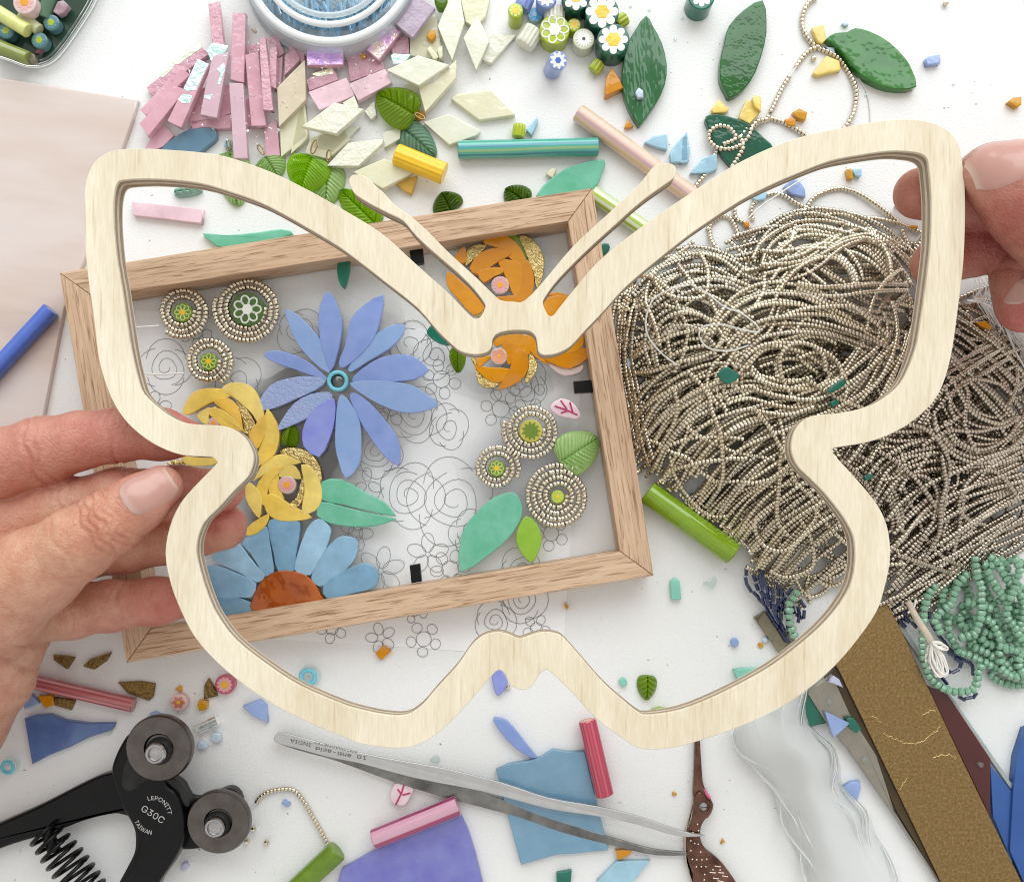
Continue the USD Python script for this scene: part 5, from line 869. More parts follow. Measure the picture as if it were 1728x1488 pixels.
def hank_strand(parent, P, f, m, seed, wob=5.):
    g = np.random.default_rng(seed); q = resample(crom(np.asarray(P, float), 8, False), 6.); n = len(q); t = np.arange(n) / 22.
    T = np.gradient(q, axis=0); T /= np.linalg.norm(T, axis=1, keepdims=True); N = np.c_[-T[:, 1], T[:, 0]]
    o = wob * (np.sin(t * 1.0 + g.uniform(0, 6)) + .6 * np.sin(t * 2.3 + g.uniform(0, 6))) * .6
    q = q + N * (o + 2.2 * np.sin(t * 4.1 + g.uniform(0, 6)) + g.normal(0, .25, n))[:, None]; z = mound(q) * f + .0012 + .0011 * np.sin(t * 1.7 + g.uniform(0, 6)) * min(1, f * 2) + .0007 * np.sin(t * 3.9 + g.uniform(0, 6))
    e_ = np.array([148., 107.]); h_ = np.clip(((q - (1094, 829)) @ e_) / (e_ @ e_), -.05, 1.05); dr = np.linalg.norm(q - (1094, 829) - h_[:, None] * e_, axis=1); keep = (dr > 19) & ~((q @ (-.586, .81) > np.array((1094, 829)) @ (-.586, .81)) & (h_ >= 0) & (h_ <= 1) & (dr < 90)); edge_ = np.flatnonzero(np.diff(np.r_[0, keep.astype(int), 0])).reshape(-1, 2)
    if not len(edge_): return
    lo_e, hi_e = edge_[np.diff(edge_, axis=1).argmax()]; q, z = q[lo_e:hi_e], np.maximum(z, .0085 * np.clip(1 - (dr / 34.) ** 2, 0, 1) ** .5)[lo_e:hi_e]
    if len(q) < 8: return
    X = resample(W3(q, np.maximum(z, .0009)), PIT)
    if parent is None: return beads(X, np.gradient(X, axis=0), RB, PIT * .99 / .94, 6, seed=seed)
    add('bead_strand', beads(X, np.gradient(X, axis=0), RB, PIT * .99 / .94, 7, seed=seed), m, parent, smooth=50)
SEED = [100]
taupe = mat('taupe_metal', (.62, .565, .475), rough=.18, metal=1., var=.15, scale=900.)
def bundle(parent, s, n, width, f0, f1, m, wob=5., trim=.12):
    G = crom(pts(s), 8, False); g = np.random.default_rng(SEED[0]); T = np.gradient(G, axis=0); T /= np.linalg.norm(T, axis=1, keepdims=True); N = np.c_[-T[:, 1], T[:, 0]]
    for k in range(n):
        o = width * ((k + .5) / n - .5) + g.normal(0, 3); a, b = int(len(G) * trim * g.random()), len(G) - int(len(G) * trim * g.random())
        spread = np.linspace(g.uniform(.75, 1.2), g.uniform(.75, 1.2), len(G)); SEED[0] += 1
        hank_strand(parent, (G + N * (o * spread)[:, None])[a:b][::4], f0 + (f1 - f0) * g.random(), taupe if g.random() < .4 else m, SEED[0], wob)
hk = thing('bead_hank', (*W(np.array((1300., 680.)), 0), 0), 'big tangled heap of champagne gold seed bead strands inside the right wings', 'bead strands')
hk2 = thing('bead_hank', (*W(np.array((1610., 780.)), 0), 0), 'darker bronze seed bead strands fanning out right of the butterfly', 'bead strands')
# lower layers
for s, n, w in (("P 1050,620 1200,580 1350,550 1545,540", 16, 230), ("P 1090,820 1200,720 1330,640 1450,560", 17, 230), ("P 1180,900 1290,800 1400,720 1500,640", 14, 190), ("P 1290,985 1380,900 1470,830", 11, 140), ("P 1230,440 1350,425 1540,440", 8, 90), ("P 1150,470 1250,600 1330,720 1420,840", 12, 260)): bundle(hk, s, n, w, .35, .62, silver_gold, 11.)
for s, n, w in (("P 1480,720 1570,650 1660,590 1740,560", 13, 190), ("P 1480,960 1570,890 1660,830 1760,770", 19, 260), ("P 1500,560 1570,640 1650,720 1740,800", 14, 230), ("P 1460,840 1530,760 1600,700 1690,640", 10, 150)): bundle(hk2, s, n, w, .35, .62, bronze, 11.)
# the bottom of the heaps: strands that only show through the gaps
for par, n_u, reg, m, sd in ((hk, 95, ((1050, 1530), (400, 990)), silver_gold, 55), (hk2, 60, ((1480, 1760), (540, 1040)), bronze, 56)):
    g = np.random.default_rng(sd); V_ = []
    while len(V_) < n_u:
        c = np.array([g.uniform(*reg[0]), g.uniform(*reg[1])]); a = g.normal(-.7, .5); d_ = np.array([math.cos(a), math.sin(a)]); L_ = g.uniform(70, 130); q = np.array([c + d_ * t_ * L_ + np.array([-d_[1], d_[0]]) * 18 * math.sin(3 * t_ + g.uniform(0, 6)) for t_ in np.linspace(-1, 1, 7)])
        if shapely.contains_xy(hull, *q.T).mean() > .8: SEED[0] += 1; st = hank_strand(None, q, g.uniform(.2, .42), m, SEED[0], 4.); V_ += [st] if st else []
    add('bead_tangle', cat_mesh(V_), m, par, kind='stuff', smooth=50)
# upper layers, each bundle follows the lie of the strands
for s, n, w, f0, f1 in (("P 1072,470 1052,520 1048,590 1058,660 1068,730 1092,795", 8, 44, .5, .9), ("P 1058,520 1100,465 1165,440 1215,445 1255,470", 7, 48, .6, 1.), ("P 1075,520 1140,480 1215,470 1290,500", 5, 44, .6, 1.),
    ("P 1285,455 1300,415 1350,385 1420,392 1480,415 1530,470 1552,520", 9, 62, .6, 1.), ("P 1290,460 1360,445 1420,405 1470,395 1525,425", 4, 26, .9, 1.1), ("P 1330,475 1400,489 1470,487 1548,486", 3, 12, 1., 1.12), ("P 1345,440 1400,480 1460,520 1540,540", 6, 44, .7, 1.), ("P 1300,500 1340,450 1400,430 1440,460 1450,500", 4, 34, .8, 1.),
    ("P 1195,590 1235,530 1295,500 1365,506 1425,535 1500,560", 8, 50, .8, 1.05), ("P 1225,620 1275,562 1350,546 1415,556 1470,580 1535,615", 7, 44, .8, 1.05), ("P 1262,606 1292,585 1350,588 1392,612 1402,640 1370,660 1320,655 1275,640 1262,612", 3, 14, 1.02, 1.12), ("P 1282,612 1330,602 1385,618", 4, 36, .8, .9),
    ("P 1068,745 1100,690 1150,650 1215,622 1275,625", 9, 62, .7, 1.), ("P 1090,800 1128,735 1185,685 1260,655 1330,668 1400,655", 9, 60, .8, 1.05), ("P 1140,838 1185,775 1250,722 1330,690 1410,655 1480,600 1520,555", 8, 56, .8, 1.05), ("P 1180,872 1230,805 1290,752 1370,712 1440,680", 8, 54, .8, 1.02), ("P 1213,905 1262,842 1330,790 1405,750", 8, 52, .8, 1.02),
    ("P 1250,945 1305,882 1370,835 1435,800", 8, 54, .75, 1.), ("P 1288,985 1340,930 1395,880 1455,840", 7, 54, .7, 1.), ("P 1400,660 1440,625 1478,570 1500,510 1540,470", 5, 40, .85, 1.), ("P 1480,700 1505,660 1535,600 1550,540", 5, 36, .85, 1.), ("P 1390,700 1440,670 1480,620 1500,560 1490,510", 4, 30, .9, 1.08),
    ("P 1130,500 1190,520 1240,560 1290,570", 6, 52, .7, 1.), ("P 1070,600 1130,560 1190,550 1250,580", 5, 50, .7, 1.), ("P 1110,630 1098,580 1130,540 1185,545 1230,590", 3, 22, .9, 1.05), ("P 1230,700 1210,640 1250,600 1300,560 1330,500", 3, 30, .95, 1.08)): bundle(hk, s, n, w, f0, f1, silver_gold, 8.)
for s, n, w, f0, f1 in (("P 1605,535 1650,565 1700,605 1745,660", 7, 56, .7, 1.), ("P 1590,590 1645,640 1700,700 1745,770", 8, 60, .7, 1.), ("P 1540,720 1590,655 1650,615 1715,570", 7, 54, .7, 1.), ("P 1470,850 1515,790 1590,768 1680,772 1770,735", 9, 56, .8, 1.05), ("P 1500,905 1555,845 1640,806 1760,770", 8, 52, .8, 1.05),
    ("P 1495,965 1560,895 1640,846 1755,800", 8, 52, .75, 1.), ("P 1495,1012 1575,945 1660,886 1750,835", 8, 52, .7, 1.), ("P 1490,1050 1575,1000 1650,948 1705,888", 7, 44, .5, .95), ("P 1425,770 1470,805 1500,860 1510,930", 6, 44, .85, 1.02), ("P 1588,690 1605,745 1655,768 1710,738 1738,685", 5, 40, .9, 1.05), ("P 1600,640 1630,700 1690,720 1730,690", 4, 40, .85, 1.)): bundle(hk2, s, n, w, f0, f1, bronze, 8.)
# the tangle on top: single strands wandering across the bundles
def tangle(parent, n, region, m, seed, f=(.85, 1.12)):
    g = np.random.default_rng(seed); k = 0
    while k < n:
        c = np.array([g.uniform(*region[0]), g.uniform(*region[1])]); a = g.uniform(0, 6.28); q = [c]
        bend = g.normal(0, .28)
        for _ in range(int(g.integers(5, 9))):
            a += bend + g.normal(0, .22); q.append(q[-1] + 26 * np.array([math.cos(a), math.sin(a)]))
        if shapely.contains_xy(hull, *np.array(q).T).all() and all(x[0] < 1545 for x in q) == (parent == hk):
            SEED[0] += 1; hank_strand(parent, q, g.uniform(*f), m, SEED[0], 3.); k += 1
tangle(hk, 44, ((1060, 1520), (400, 900)), silver_gold, 5); tangle(hk2, 26, ((1490, 1740), (560, 960)), bronze, 6)
# thin stray loops round the heaps
for s in ("a 770,230 765,170 820,110 880,90 940,95 1000,130 1060,160", "a 1050,180 1110,110 1180,80 1260,70 1340,90 1420,130 1500,180 1580,240", "a 1060,205 1150,185 1260,190 1380,215 1500,240 1600,270 1700,310", "a 1060,215 1120,210 1250,210 1360,250 1440,300", "a 655,165 670,230 720,250 760,300 800,380 810,470", "a 700,150 712,215 700,250", "a 520,290 560,240 620,215 660,260 690,320 740,380 790,450",
          "a 520,290 540,360 600,420 680,440 760,470", "a 760,240 780,300 800,360", "a 20,900 30,800 15,700 40,640", "a 60,960 110,1010 150,1040", "a 850,330 900,280 980,250 1060,250 1150,280", "a 1600,300 1620,360 1650,430 1660,520"): SEED[0] += 1; hank_strand(hk, pts(s), .35, silver_gold, SEED[0], 1.)
for s in ("O 620,0 690,60 760,100 830,135 900,150 980,150 1060,120 1100,70", "O 760,140 800,190 860,235 950,245 1040,210 1100,160", "O 1150,20 1160,150 1200,230 1270,310 1350,320 1430,280 1490,220 1500,120 1480,20", "O 1200,60 1280,130 1350,190 1410,150", "O 1290,390 1340,420 1370,440", "F 0,1150 60,1200 120,1260 180,1340 240,1410 300,1488"): SEED[0] += 1; hank_strand(hk, pts(s), .4, silver_gold, SEED[0], 1.)
for s in ("Q 240,500 330,465 400,420 450,385", "Q 260,575 330,620 390,640 470,610 530,560 530,480 510,400", "Q 430,320 520,335 640,320 740,280 830,200 890,120", "F 1400,190 1480,215 1570,250 1640,330 1690,420", "F 1420,290 1500,300 1600,360 1680,440"): SEED[0] += 1; hank_strand(hk2, pts(s), .4, bronze, SEED[0], 1.)
bs = thing('bead_string', (*W(np.array((1290., 200.)), 0), 0), 'long loose string of champagne beads with a knotted bow, upper right', 'bead string')
for i, s in enumerate(("C 680,-10 640,20 615,80 615,140 640,195 690,240 740,260 800,300 850,370 880,450 880,520 860,590 820,650 760,720", "C 690,238 640,260 600,310 585,330", "C 545,390 520,430 490,490 455,560", "C 440,590 520,615 580,650 650,690", "C 430,600 390,610 360,640 340,690 300,730 240,750 180,740 145,700 150,660 190,635 240,640 270,670 275,700 220,725",
        "C 440,600 380,625 335,680 350,740 358,790", "C 300,690 315,740 290,790 262,835", "C 330,650 300,700 320,760 280,830", "C 190,750 160,800 130,870 90,920 50,975")):
    X = resample(W3(crom(pts(s), 8, False), .0011 + .0018 * (i in (4, 6)) + .0008 * (i == 7)), 6.6 * PX); X[:, 2] += .0002 * np.sin(np.arange(len(X)) * .7 + i)
    add('bead_strand', beads(X, np.gradient(X, axis=0), 4.5 * PX, 6.5 * PX / .94, 10, seed=i), silver_gold, bs, smooth=50)
thread_m = mat('nylon_thread', (.80, .80, .76), rough=.3, trans=.2)
add('thread', tube(W3(crom(pts("C 590,325 560,370 540,400"), 6, False), .0015), .0003, 6), thread_m, bs, smooth=True)
def thread(s, z, label): add('thread', tube(W3(crom(pts(s), 8, False), z), .00032, 6), thread_m, None, label, 'thread', smooth=True)
thread("a 410,602 320,620 220,670 180,740 165,830 190,910 260,990 340,1050", .0235, 'white thread arching down over the left part of the bead heap'); thread("a 418,600 500,640 600,720 700,760 790,830 790,865 700,850 600,825 500,830 465,870 480,920 530,960 640,970 740,940", .025, 'white thread with a loop lying on the bead heap'); thread("C 885,380 930,450 950,530 955,620", .0004, 'fine thread end below the bright green leaf'); thread("a 1060,0 930,80 800,170 740,230", .006, 'straight white thread running from the wing into the bead heap')
thread("D 640,300 700,303 800,296", .0125, 'white thread from the upper left bead spiral'); thread("D 690,535 800,540 925,534", .0125, 'white thread from the lowest left bead spiral')
st_ = thing('bead_string', (*W(np.array((500., 1370.)), 0), 0), 'short curved string of metal beads ending at the green rod', 'bead string')
X = resample(W3(crom(pts("G 1290,1082 1310,1055 1360,1030 1430,1020 1480,1030 1530,1090 1570,1160 1610,1230 1645,1295"), 8, False), .0011), 6.4 * PX); add('bead_strand', beads(X, np.gradient(X, axis=0), 4.3 * PX, 6.3 * PX / .94, 10, seed=5), silver_gold, st_, smooth=50)
add('thread', tube(W3(pts("G 1285,1090 1260,1120 1240,1145"), .0011), .00025, 6), thread_m, st_, smooth=True)
for s, l, z in (("F 190,540 210,510 240,500 300,545 285,570 240,590 210,575", 'green glass chip lying on the bead heap, left one', .0245), ("F 735,635 770,590 825,560 832,590 790,620", 'green glass chip tucked under a strand of the heap', .0255), ("F 755,680 790,660 795,690 770,702", 'tiny green chip below the tucked one on the heap', .0245), ("F 925,1050 965,1035 970,1060 935,1075", 'tiny green chip right of the butterfly waist on the bead heap', .0245)): shard(s, 'teal', l, z, .0025)
shard("F 20,1140 140,1120 230,1180 220,1270 120,1230", 'teal', 'dark green shard under the lower left edge of the bead heap', 0, .004); shard("a 385,430 420,425 437,440 430,462 390,465", 'orange', 'orange chip at the top left of the bead heap', .0015); shard("a 715,245 745,245 750,275 730,275", 'orange', 'orange chip caught between the stray bead loops', .0015)
shard("F 1490,280 1530,270 1565,300 1560,318 1510,300", 'orange', 'orange chip at the right end of the bead heap', .004); shard("a 40,1010 70,1010 90,1050 60,1070", 'pale', 'pale blue drop left of the bead heap', .0015)
shard("F 1490,150 1520,148 1530,185 1505,180", 'orange', 'orange chip under the white feather', .0)

# ------------------------------------------------------------------ seafoam beads, navy tube beads, tassel
sea = mat('seafoam_bead', (.21, .40, .27), rough=.1, var=.14, scale=120., coat=.5); RON = np.array([(.30, -.5), (.72, -.44), (1., -.13), (1., .13), (.72, .44), (.30, .5)])
sh = thing('bead_hank', (*W(np.array((1660., 1050.)), 0), 0), 'heap of seafoam green faceted beads strung in loops, lower right', 'bead strands')
zs = lambda i: .002 + .0026 * i
def sea_strand(s, lev, i, parent=None):
    p = thing('bead_strand', (*W(pts(s).mean(0), .002), 0), parent=parent or sh); X = resample(W3(crom(pts(s), 8, False), zs(lev)), 10.1 * PX); T = np.gradient(X, axis=0)
    for k_ in range(len(X)): add('bead', beads(X[k_:k_ + 1] + rng.normal(0, .0001, (1, 3)), T[k_:k_ + 1] + rng.normal(0, .00012, (1, 3)), 7.5 * PX, 9.8 * PX, 9, RON, seed=i * 100 + k_), sea, p, smooth=False)
SEA = [("Q 830,240 770,300 740,400 718,520 713,640 702,760 710,880 740,1030 780,1140 850,1205 950,1270 1080,1290 1190,1280 1250,1220 1258,1130 1290,1040", 2), ("Q 1240,-40 1245,90 1265,160 1290,220 1295,290 1290,345 1300,400 1290,530 1275,600 1255,650 1230,710 1160,730 1100,745", 3), ("Q 1150,120 1100,170 1055,210 1040,270 1010,325 1005,390 960,440 900,480 850,530 830,580 850,620 880,690", 2),
  ("Q 960,600 965,670 975,735 1020,785 1040,840 1080,890 1150,910 1210,940 1260,970 1320,990 1370,1010 1430,1040 1500,1010", 1), ("Q 1360,90 1390,145 1420,195 1450,250 1490,300 1530,350 1560,410 1560,470 1550,530 1600,600 1640,650 1680,730 1740,800", 3), ("Q 1490,60 1530,120 1560,180 1640,230 1740,260", 3), ("Q 1640,-30 1680,60 1670,120 1650,180 1640,240 1610,290 1590,350", 4), ("Q 1160,390 1235,410 1310,420 1380,450", 2), ("Q 850,230 920,190 930,250 905,320 910,380", 1),
  ("Q 1080,560 1090,610 1150,650 1240,600", 1), ("Q 1330,690 1390,710 1480,700 1500,770 1460,820 1400,820 1340,800 1300,760", 1), ("Q 1240,850 1320,880 1380,920 1440,950 1510,950", 1), ("Q 1480,830 1550,850 1620,870 1700,890 1760,900", 2), ("Q 1400,1120 1470,1180 1540,1210 1620,1230 1700,1220 1770,1200", 0), ("Q 1500,1060 1570,1120 1650,1140 1750,1090", 2), ("Q 1750,330 1670,420 1650,500 1690,570 1640,640", 2), ("Q 1480,600 1540,640 1560,720 1600,780 1700,760", 1), ("Q 1330,20 1390,40 1450,0 1500,-40", 2), ("Q 1100,430 1140,480 1160,540 1180,580", 0), ("Q 1380,520 1370,580 1380,640 1440,660", 0), ("Q 1050,60 1110,20 1160,-40", 1), ("Q 1490,980 1480,900 1530,870", 2), ("Q 1560,560 1620,520 1720,500", 1), ("Q 1600,960 1640,1010 1720,1020", 1)]
SEA += [("Q 1060,100 1130,200 1180,330 1150,470 1080,540", 0), ("Q 1320,120 1340,260 1400,380 1460,520 1430,640", 1), ("Q 1560,60 1600,180 1560,300 1480,380", 2), ("Q 1660,280 1720,380 1730,500 1690,620 1720,720", 3), ("Q 1280,760 1400,780 1520,850 1640,880 1740,960", 0), ("Q 1180,830 1290,860 1400,880 1460,900", 0), ("Q 1120,640 1210,780 1340,900 1430,1080", 0), ("Q 880,420 930,520 1000,560 1080,600", 0), ("Q 1240,560 1340,560 1420,620 1480,760", 2), ("Q 1600,400 1620,520 1560,640 1600,740", 1), ("Q 1400,-60 1520,20 1620,-40 1740,20", 2), ("Q 960,60 1020,140 980,260", 0), ("Q 1660,800 1700,900 1660,1000 1700,1080", 2), ("Q 1450,960 1540,1020 1600,1080 1720,1160", 1)]
for i, (s, l) in enumerate(SEA): sea_strand(s, l, i)
s2 = thing('bead_string', (*W(np.array((1330., 1040.)), 0), 0), 'short run of seafoam beads hanging inside the lower right wing', 'bead string')
X = resample(W3(crom(pts("O 1170,300 1130,360 1095,410 1095,480 1095,540 1100,605 1120,660 1145,725"), 8, False), .0085), 10.3 * PX); T = np.gradient(X, axis=0)
for k_ in range(len(X)): add('bead', beads(X[k_:k_ + 1], T[k_:k_ + 1], 7.4 * PX, 9.6 * PX, 9, RON, seed=k_), sea, s2, smooth=False)
navy = mat('navy_bugle', (.006, .016, .07), rough=.06, coat=.6, var=.3, scale=200.)
def bugles(t, s, z):
    X = W3(crom(pts(s), 8, False), z); q = resample(X, 14.5 * PX)
    for a, b in zip(q[:-1], q[1:]): add('tube_bead', tube(np.array([a + (b - a) * .04, a + (b - a) * .96]) + rng.normal(0, .0002, 3) * (1, 1, .5), 3.1 * PX, 8), navy, t, smooth=40)
nb = thing('navy_beads', (*W(np.array((1310., 1010.)), 0), 0), 'navy blue tube bead strands hanging below the gold bead heap, inside the wing', 'bead strands')
for i, s in enumerate(("O 660,40 665,180 720,290 800,370 850,420 880,500 940,590 1010,690 1075,800", "O 730,120 780,240 830,360 850,430", "O 900,230 930,310 930,380 950,470", "O 1060,340 1010,440 1005,520 1010,620 1040,700 1095,800", "O 820,60 850,200 880,330 930,470 980,560 1040,680", "O 1120,260 1060,330 960,430 960,560", "O 960,180 990,280 980,390 990,500", "O 1180,420 1200,500 1180,600", "O 790,100 810,250 870,340 900,440", "O 1130,430 1160,520 1230,560", "O 1020,250 1040,400 1070,560 1090,700", "O 1200,380 1260,470 1250,560")): bugles(nb, s, .0042 + .0012 * (i % 3))
nb2 = thing('navy_beads', (*W(np.array((1580., 1120.)), 0), 0), 'navy tube bead strand looping under the seafoam beads and tassel', 'bead strands')
for i, s in enumerate(("Q 330,360 400,480 480,570 545,640", "Q 380,350 470,450 560,560 640,650", "Q 780,480 790,590 850,690 930,800 1000,900 1100,960 1200,1020 1210,1130", "Q 960,900 1110,1010 1010,1100 930,1060", "Q 880,1120 960,1220", "Q 1070,1330 1180,1375 1255,1290")): bugles(nb2, s, .0036 + .001 * (i % 2))
ts = thing('thread_tassel', (*W(np.array((1580., 1090.)), 0), 0), 'beige wrapped cord ending in a tassel of white thread loops', 'tassel')
add('cord', tube(W3(crom(pts("Q 560,380 630,520 690,620 740,700 795,800"), 6, False), .008), np.linspace(5, 7, 25) * PX, 10), mat('beige_cord', (.58, .50, .40), rough=.7), ts, smooth=True)
add('cord', tube(W3(crom(pts("Q 640,360 620,440 560,500"), 6, False), .008), 2 * PX, 8), thread_m, ts, smooth=True)
g = np.random.default_rng(11); wt = mat('white_thread', (.84, .82, .77), rough=.6)
for k_ in range(16):
    e = np.array([760 + 16 * k_ - 4 * (k_ > 8) * (k_ - 8), 1130 - 14 * abs(k_ - 9)]) + g.normal(0, 25, 2) if k_ < 12 else np.array([900 + 20 * (k_ - 12), 800 + 20 * (k_ - 12)]); b_ = np.array([800., 800.]) + g.normal(0, 10, 2); d_ = e - b_; n2 = np.array([-d_[1], d_[0]]) * .13 * g.uniform(.6, 1.5)
    loop = np.array([b_, b_ + d_ * .5 + n2, b_ + d_ * .92 + n2 * .6, e, b_ + d_ * .9 - n2 * .5, b_ + d_ * .45 - n2 * .7, b_ + g.normal(0, 8, 2)]) * .16802 + (1438, 950)
    add('thread_loop', tube(W3(crom(loop, 8, False), .0075 + .0003 * k_), .00036, 6), wt, ts, smooth=True)

# ------------------------------------------------------------------ feather behind the right hand
ft = thing('feather', (*W(np.array((1690., 520.)), 0), 0), 'fluffy white feather on the table below the right hand', 'feather'); fmat = mat('feather_white', (.84, .83, .81), rough=.7)
sp = W3(crom(np.array([(1632, 508), (1660, 512), (1690, 540), (1712, 590), (1740, 640)], float), 8, False), .003); add('shaft', tube(sp, np.linspace(.0007, .0003, len(sp)), 6), fmat, ft, smooth=True)
g = np.random.default_rng(21); V_ = []
for k_ in range(170):
    b_ = np.array([1640 + 80 * g.random(), 0]); b_[1] = 500 + (b_[0] - 1640) * .9; a_ = g.choice([-1, 1]) * g.uniform(.5, 1.2) - .3; l_ = g.uniform(35, 75); m_2 = b_ + l_ * .5 * np.array([math.cos(a_), math.sin(a_)]) + g.normal(0, 4, 2); e_ = b_ + l_ * np.array([math.cos(a_ * 1.25), math.sin(a_ * 1.25)]) + g.normal(0, 5, 2)
    V_.append(tube(W3(crom(np.array([b_, m_2, e_]), 5, False), np.linspace(.003, .001 + .006 * g.random(), 11)), np.linspace(.00016, .00006, 11), 4, False))
add('barbs', cat_mesh(V_), fmat, ft, kind='stuff', smooth=True)

# ------------------------------------------------------------------ hands: one continuous surface each, from blended tapering bones
def bone(p, a, b, ra, rb):
    ba = b - a; h = np.clip(((p - a) @ ba) / (ba @ ba), 0, 1); return np.linalg.norm(p - a - h[..., None] * ba, axis=-1) - (ra + (rb - ra) * h)
def smin(a, b, k):
    h = np.maximum(k - np.abs(a - b), 0) / k; return np.minimum(a, b) - h * h * k * .25
def hand_sdf(chains, k):
    def f(p):
        out = None
        for pts_, kk in chains:
            d = None
            for (a, ra), (b, rb) in zip(pts_[:-1], pts_[1:]):
                e = bone(p, a, b, ra, rb); d = e if d is None else smin(d, e, .004)
            out = d if out is None else smin(out, d, kk)
        return out
    return f
def surface_net(f, lo, hi, h):
    n = np.ceil((hi - lo) / h).astype(int) + 1; ax = [lo[i] + h * np.arange(n[i]) for i in range(3)]
    D = np.stack([f(np.stack(np.meshgrid([x], ax[1], ax[2], indexing='ij'), -1))[0] for x in ax[0]])
    S = D < 0; c = np.stack([S[i:n[0] - 1 + i, j:n[1] - 1 + j, k:n[2] - 1 + k] for i in (0, 1) for j in (0, 1) for k in (0, 1)]); act = c.any(0) & ~c.all(0)
    idx = -np.ones(act.shape, int); idx[act] = np.arange(act.sum()); ijk = np.argwhere(act); acc, cnt = np.zeros((len(ijk), 3)), np.zeros(len(ijk))
    cor = np.array([(i, j, k) for i in (0, 1) for j in (0, 1) for k in (0, 1)])
    for a in range(8):
        for b in range(a + 1, 8):
            if np.abs(cor[a] - cor[b]).sum() != 1: continue
            A, B = ijk + cor[a], ijk + cor[b]; da, db = D[tuple(A.T)], D[tuple(B.T)]; m = (da < 0) != (db < 0); t = np.where(m, da / np.where(da == db, 1, da - db), 0)[:, None]
            acc += np.where(m[:, None], A + t * (B - A), 0); cnt += m
    v = lo + h * acc / cnt[:, None]; F = []
    for d in range(3):
        e1, e2 = (d + 1) % 3, (d + 2) % 3; sl = [slice(1, -1)] * 3; sl[d] = slice(0, -1)
        a = S[tuple(sl)]; sh_ = list(sl); sh_[d] = slice(1, None); b = S[tuple(sh_)]
        for way in (0, 1):
            P = np.argwhere((a & ~b) if way == 0 else (~a & b)); off = np.ones(3, int); off[d] = 0; P = P + off
            if not len(P): continue
            o1, o2 = np.zeros(3, int), np.zeros(3, int); o1[e1] = 1; o2[e2] = 1
            q = np.stack([idx[tuple((P - x).T)] for x in (o1 * 0, o1, o1 + o2, o2)], 1); q = q[:, ::-1] if way else q
            F += [q[:, [0, 1, 2]], q[:, [0, 2, 3]]]
    return v, np.vstack(F)
skin_nodes = {'geo': ('geometry', {}), 'att': ('attribute', {'attribute': 'tint'}), 'n1': ('noise_texture', {'scale': 160., 'detail': 4., 'roughness': .6}), 'n2': ('noise_texture', {'scale': 45., 'detail': 3.}), 'v': ('voronoi_texture', {'scale': 1150., 'randomness': .9}), 'n3': ('noise_texture', {'scale': 700., 'detail': 3.}),
    'c1': ('rgb_ramp', {'ramp': [(.32, (.78, .60, .56)), (.62, (1., 1., 1.))]}), 'c2': ('rgb_ramp', {'ramp': [(.3, (1., .86, .84)), (.65, (1., 1., 1.))]}), 'm1': ('mix_color', {'blend_type': 'multiply', 'fac': .7}), 'm2': ('mix_color', {'blend_type': 'multiply', 'fac': .8}),
    'add': ('math', {'math_type': 'multiply_add', 'value2': .5}), 'b': ('bump', {'strength': .6, 'distance': .0007}), 'p': ('principled_bsdf', {'roughness': .42, 'specular_ior_level': .4, 'subsurface_weight': .22, 'subsurface_scale': .004, 'subsurface_radius': (1., .35, .2)})}
skin = usdkit.material(stage, '/World/Looks/skin', skin_nodes, [('geo.position', 'n1.vector'), ('geo.position', 'n2.vector'), ('geo.position', 'v.vector'), ('geo.position', 'n3.vector'), ('n1.fac', 'c1.fac'), ('n2.fac', 'c2.fac'), ('att.color', 'm1.a'), ('c1.color', 'm1.b'), ('m1.result', 'm2.a'), ('c2.color', 'm2.b'), ('m2.result', 'p.base_color'),
    ('v.distance', 'add.value1'), ('n3.fac', 'add.value3'), ('add.value', 'b.height'), ('b.normal', 'p.normal')], surface='p.BSDF')
nail_m = mat('nail', (1., 1., 1.), rough=.28, tinted=True, var=.04, coat=.2, sss=.15)
def J(px, py, z, r): return (W3(np.array((px, py), float), z), r * PX * (CAM_H - z) / CAM_H)
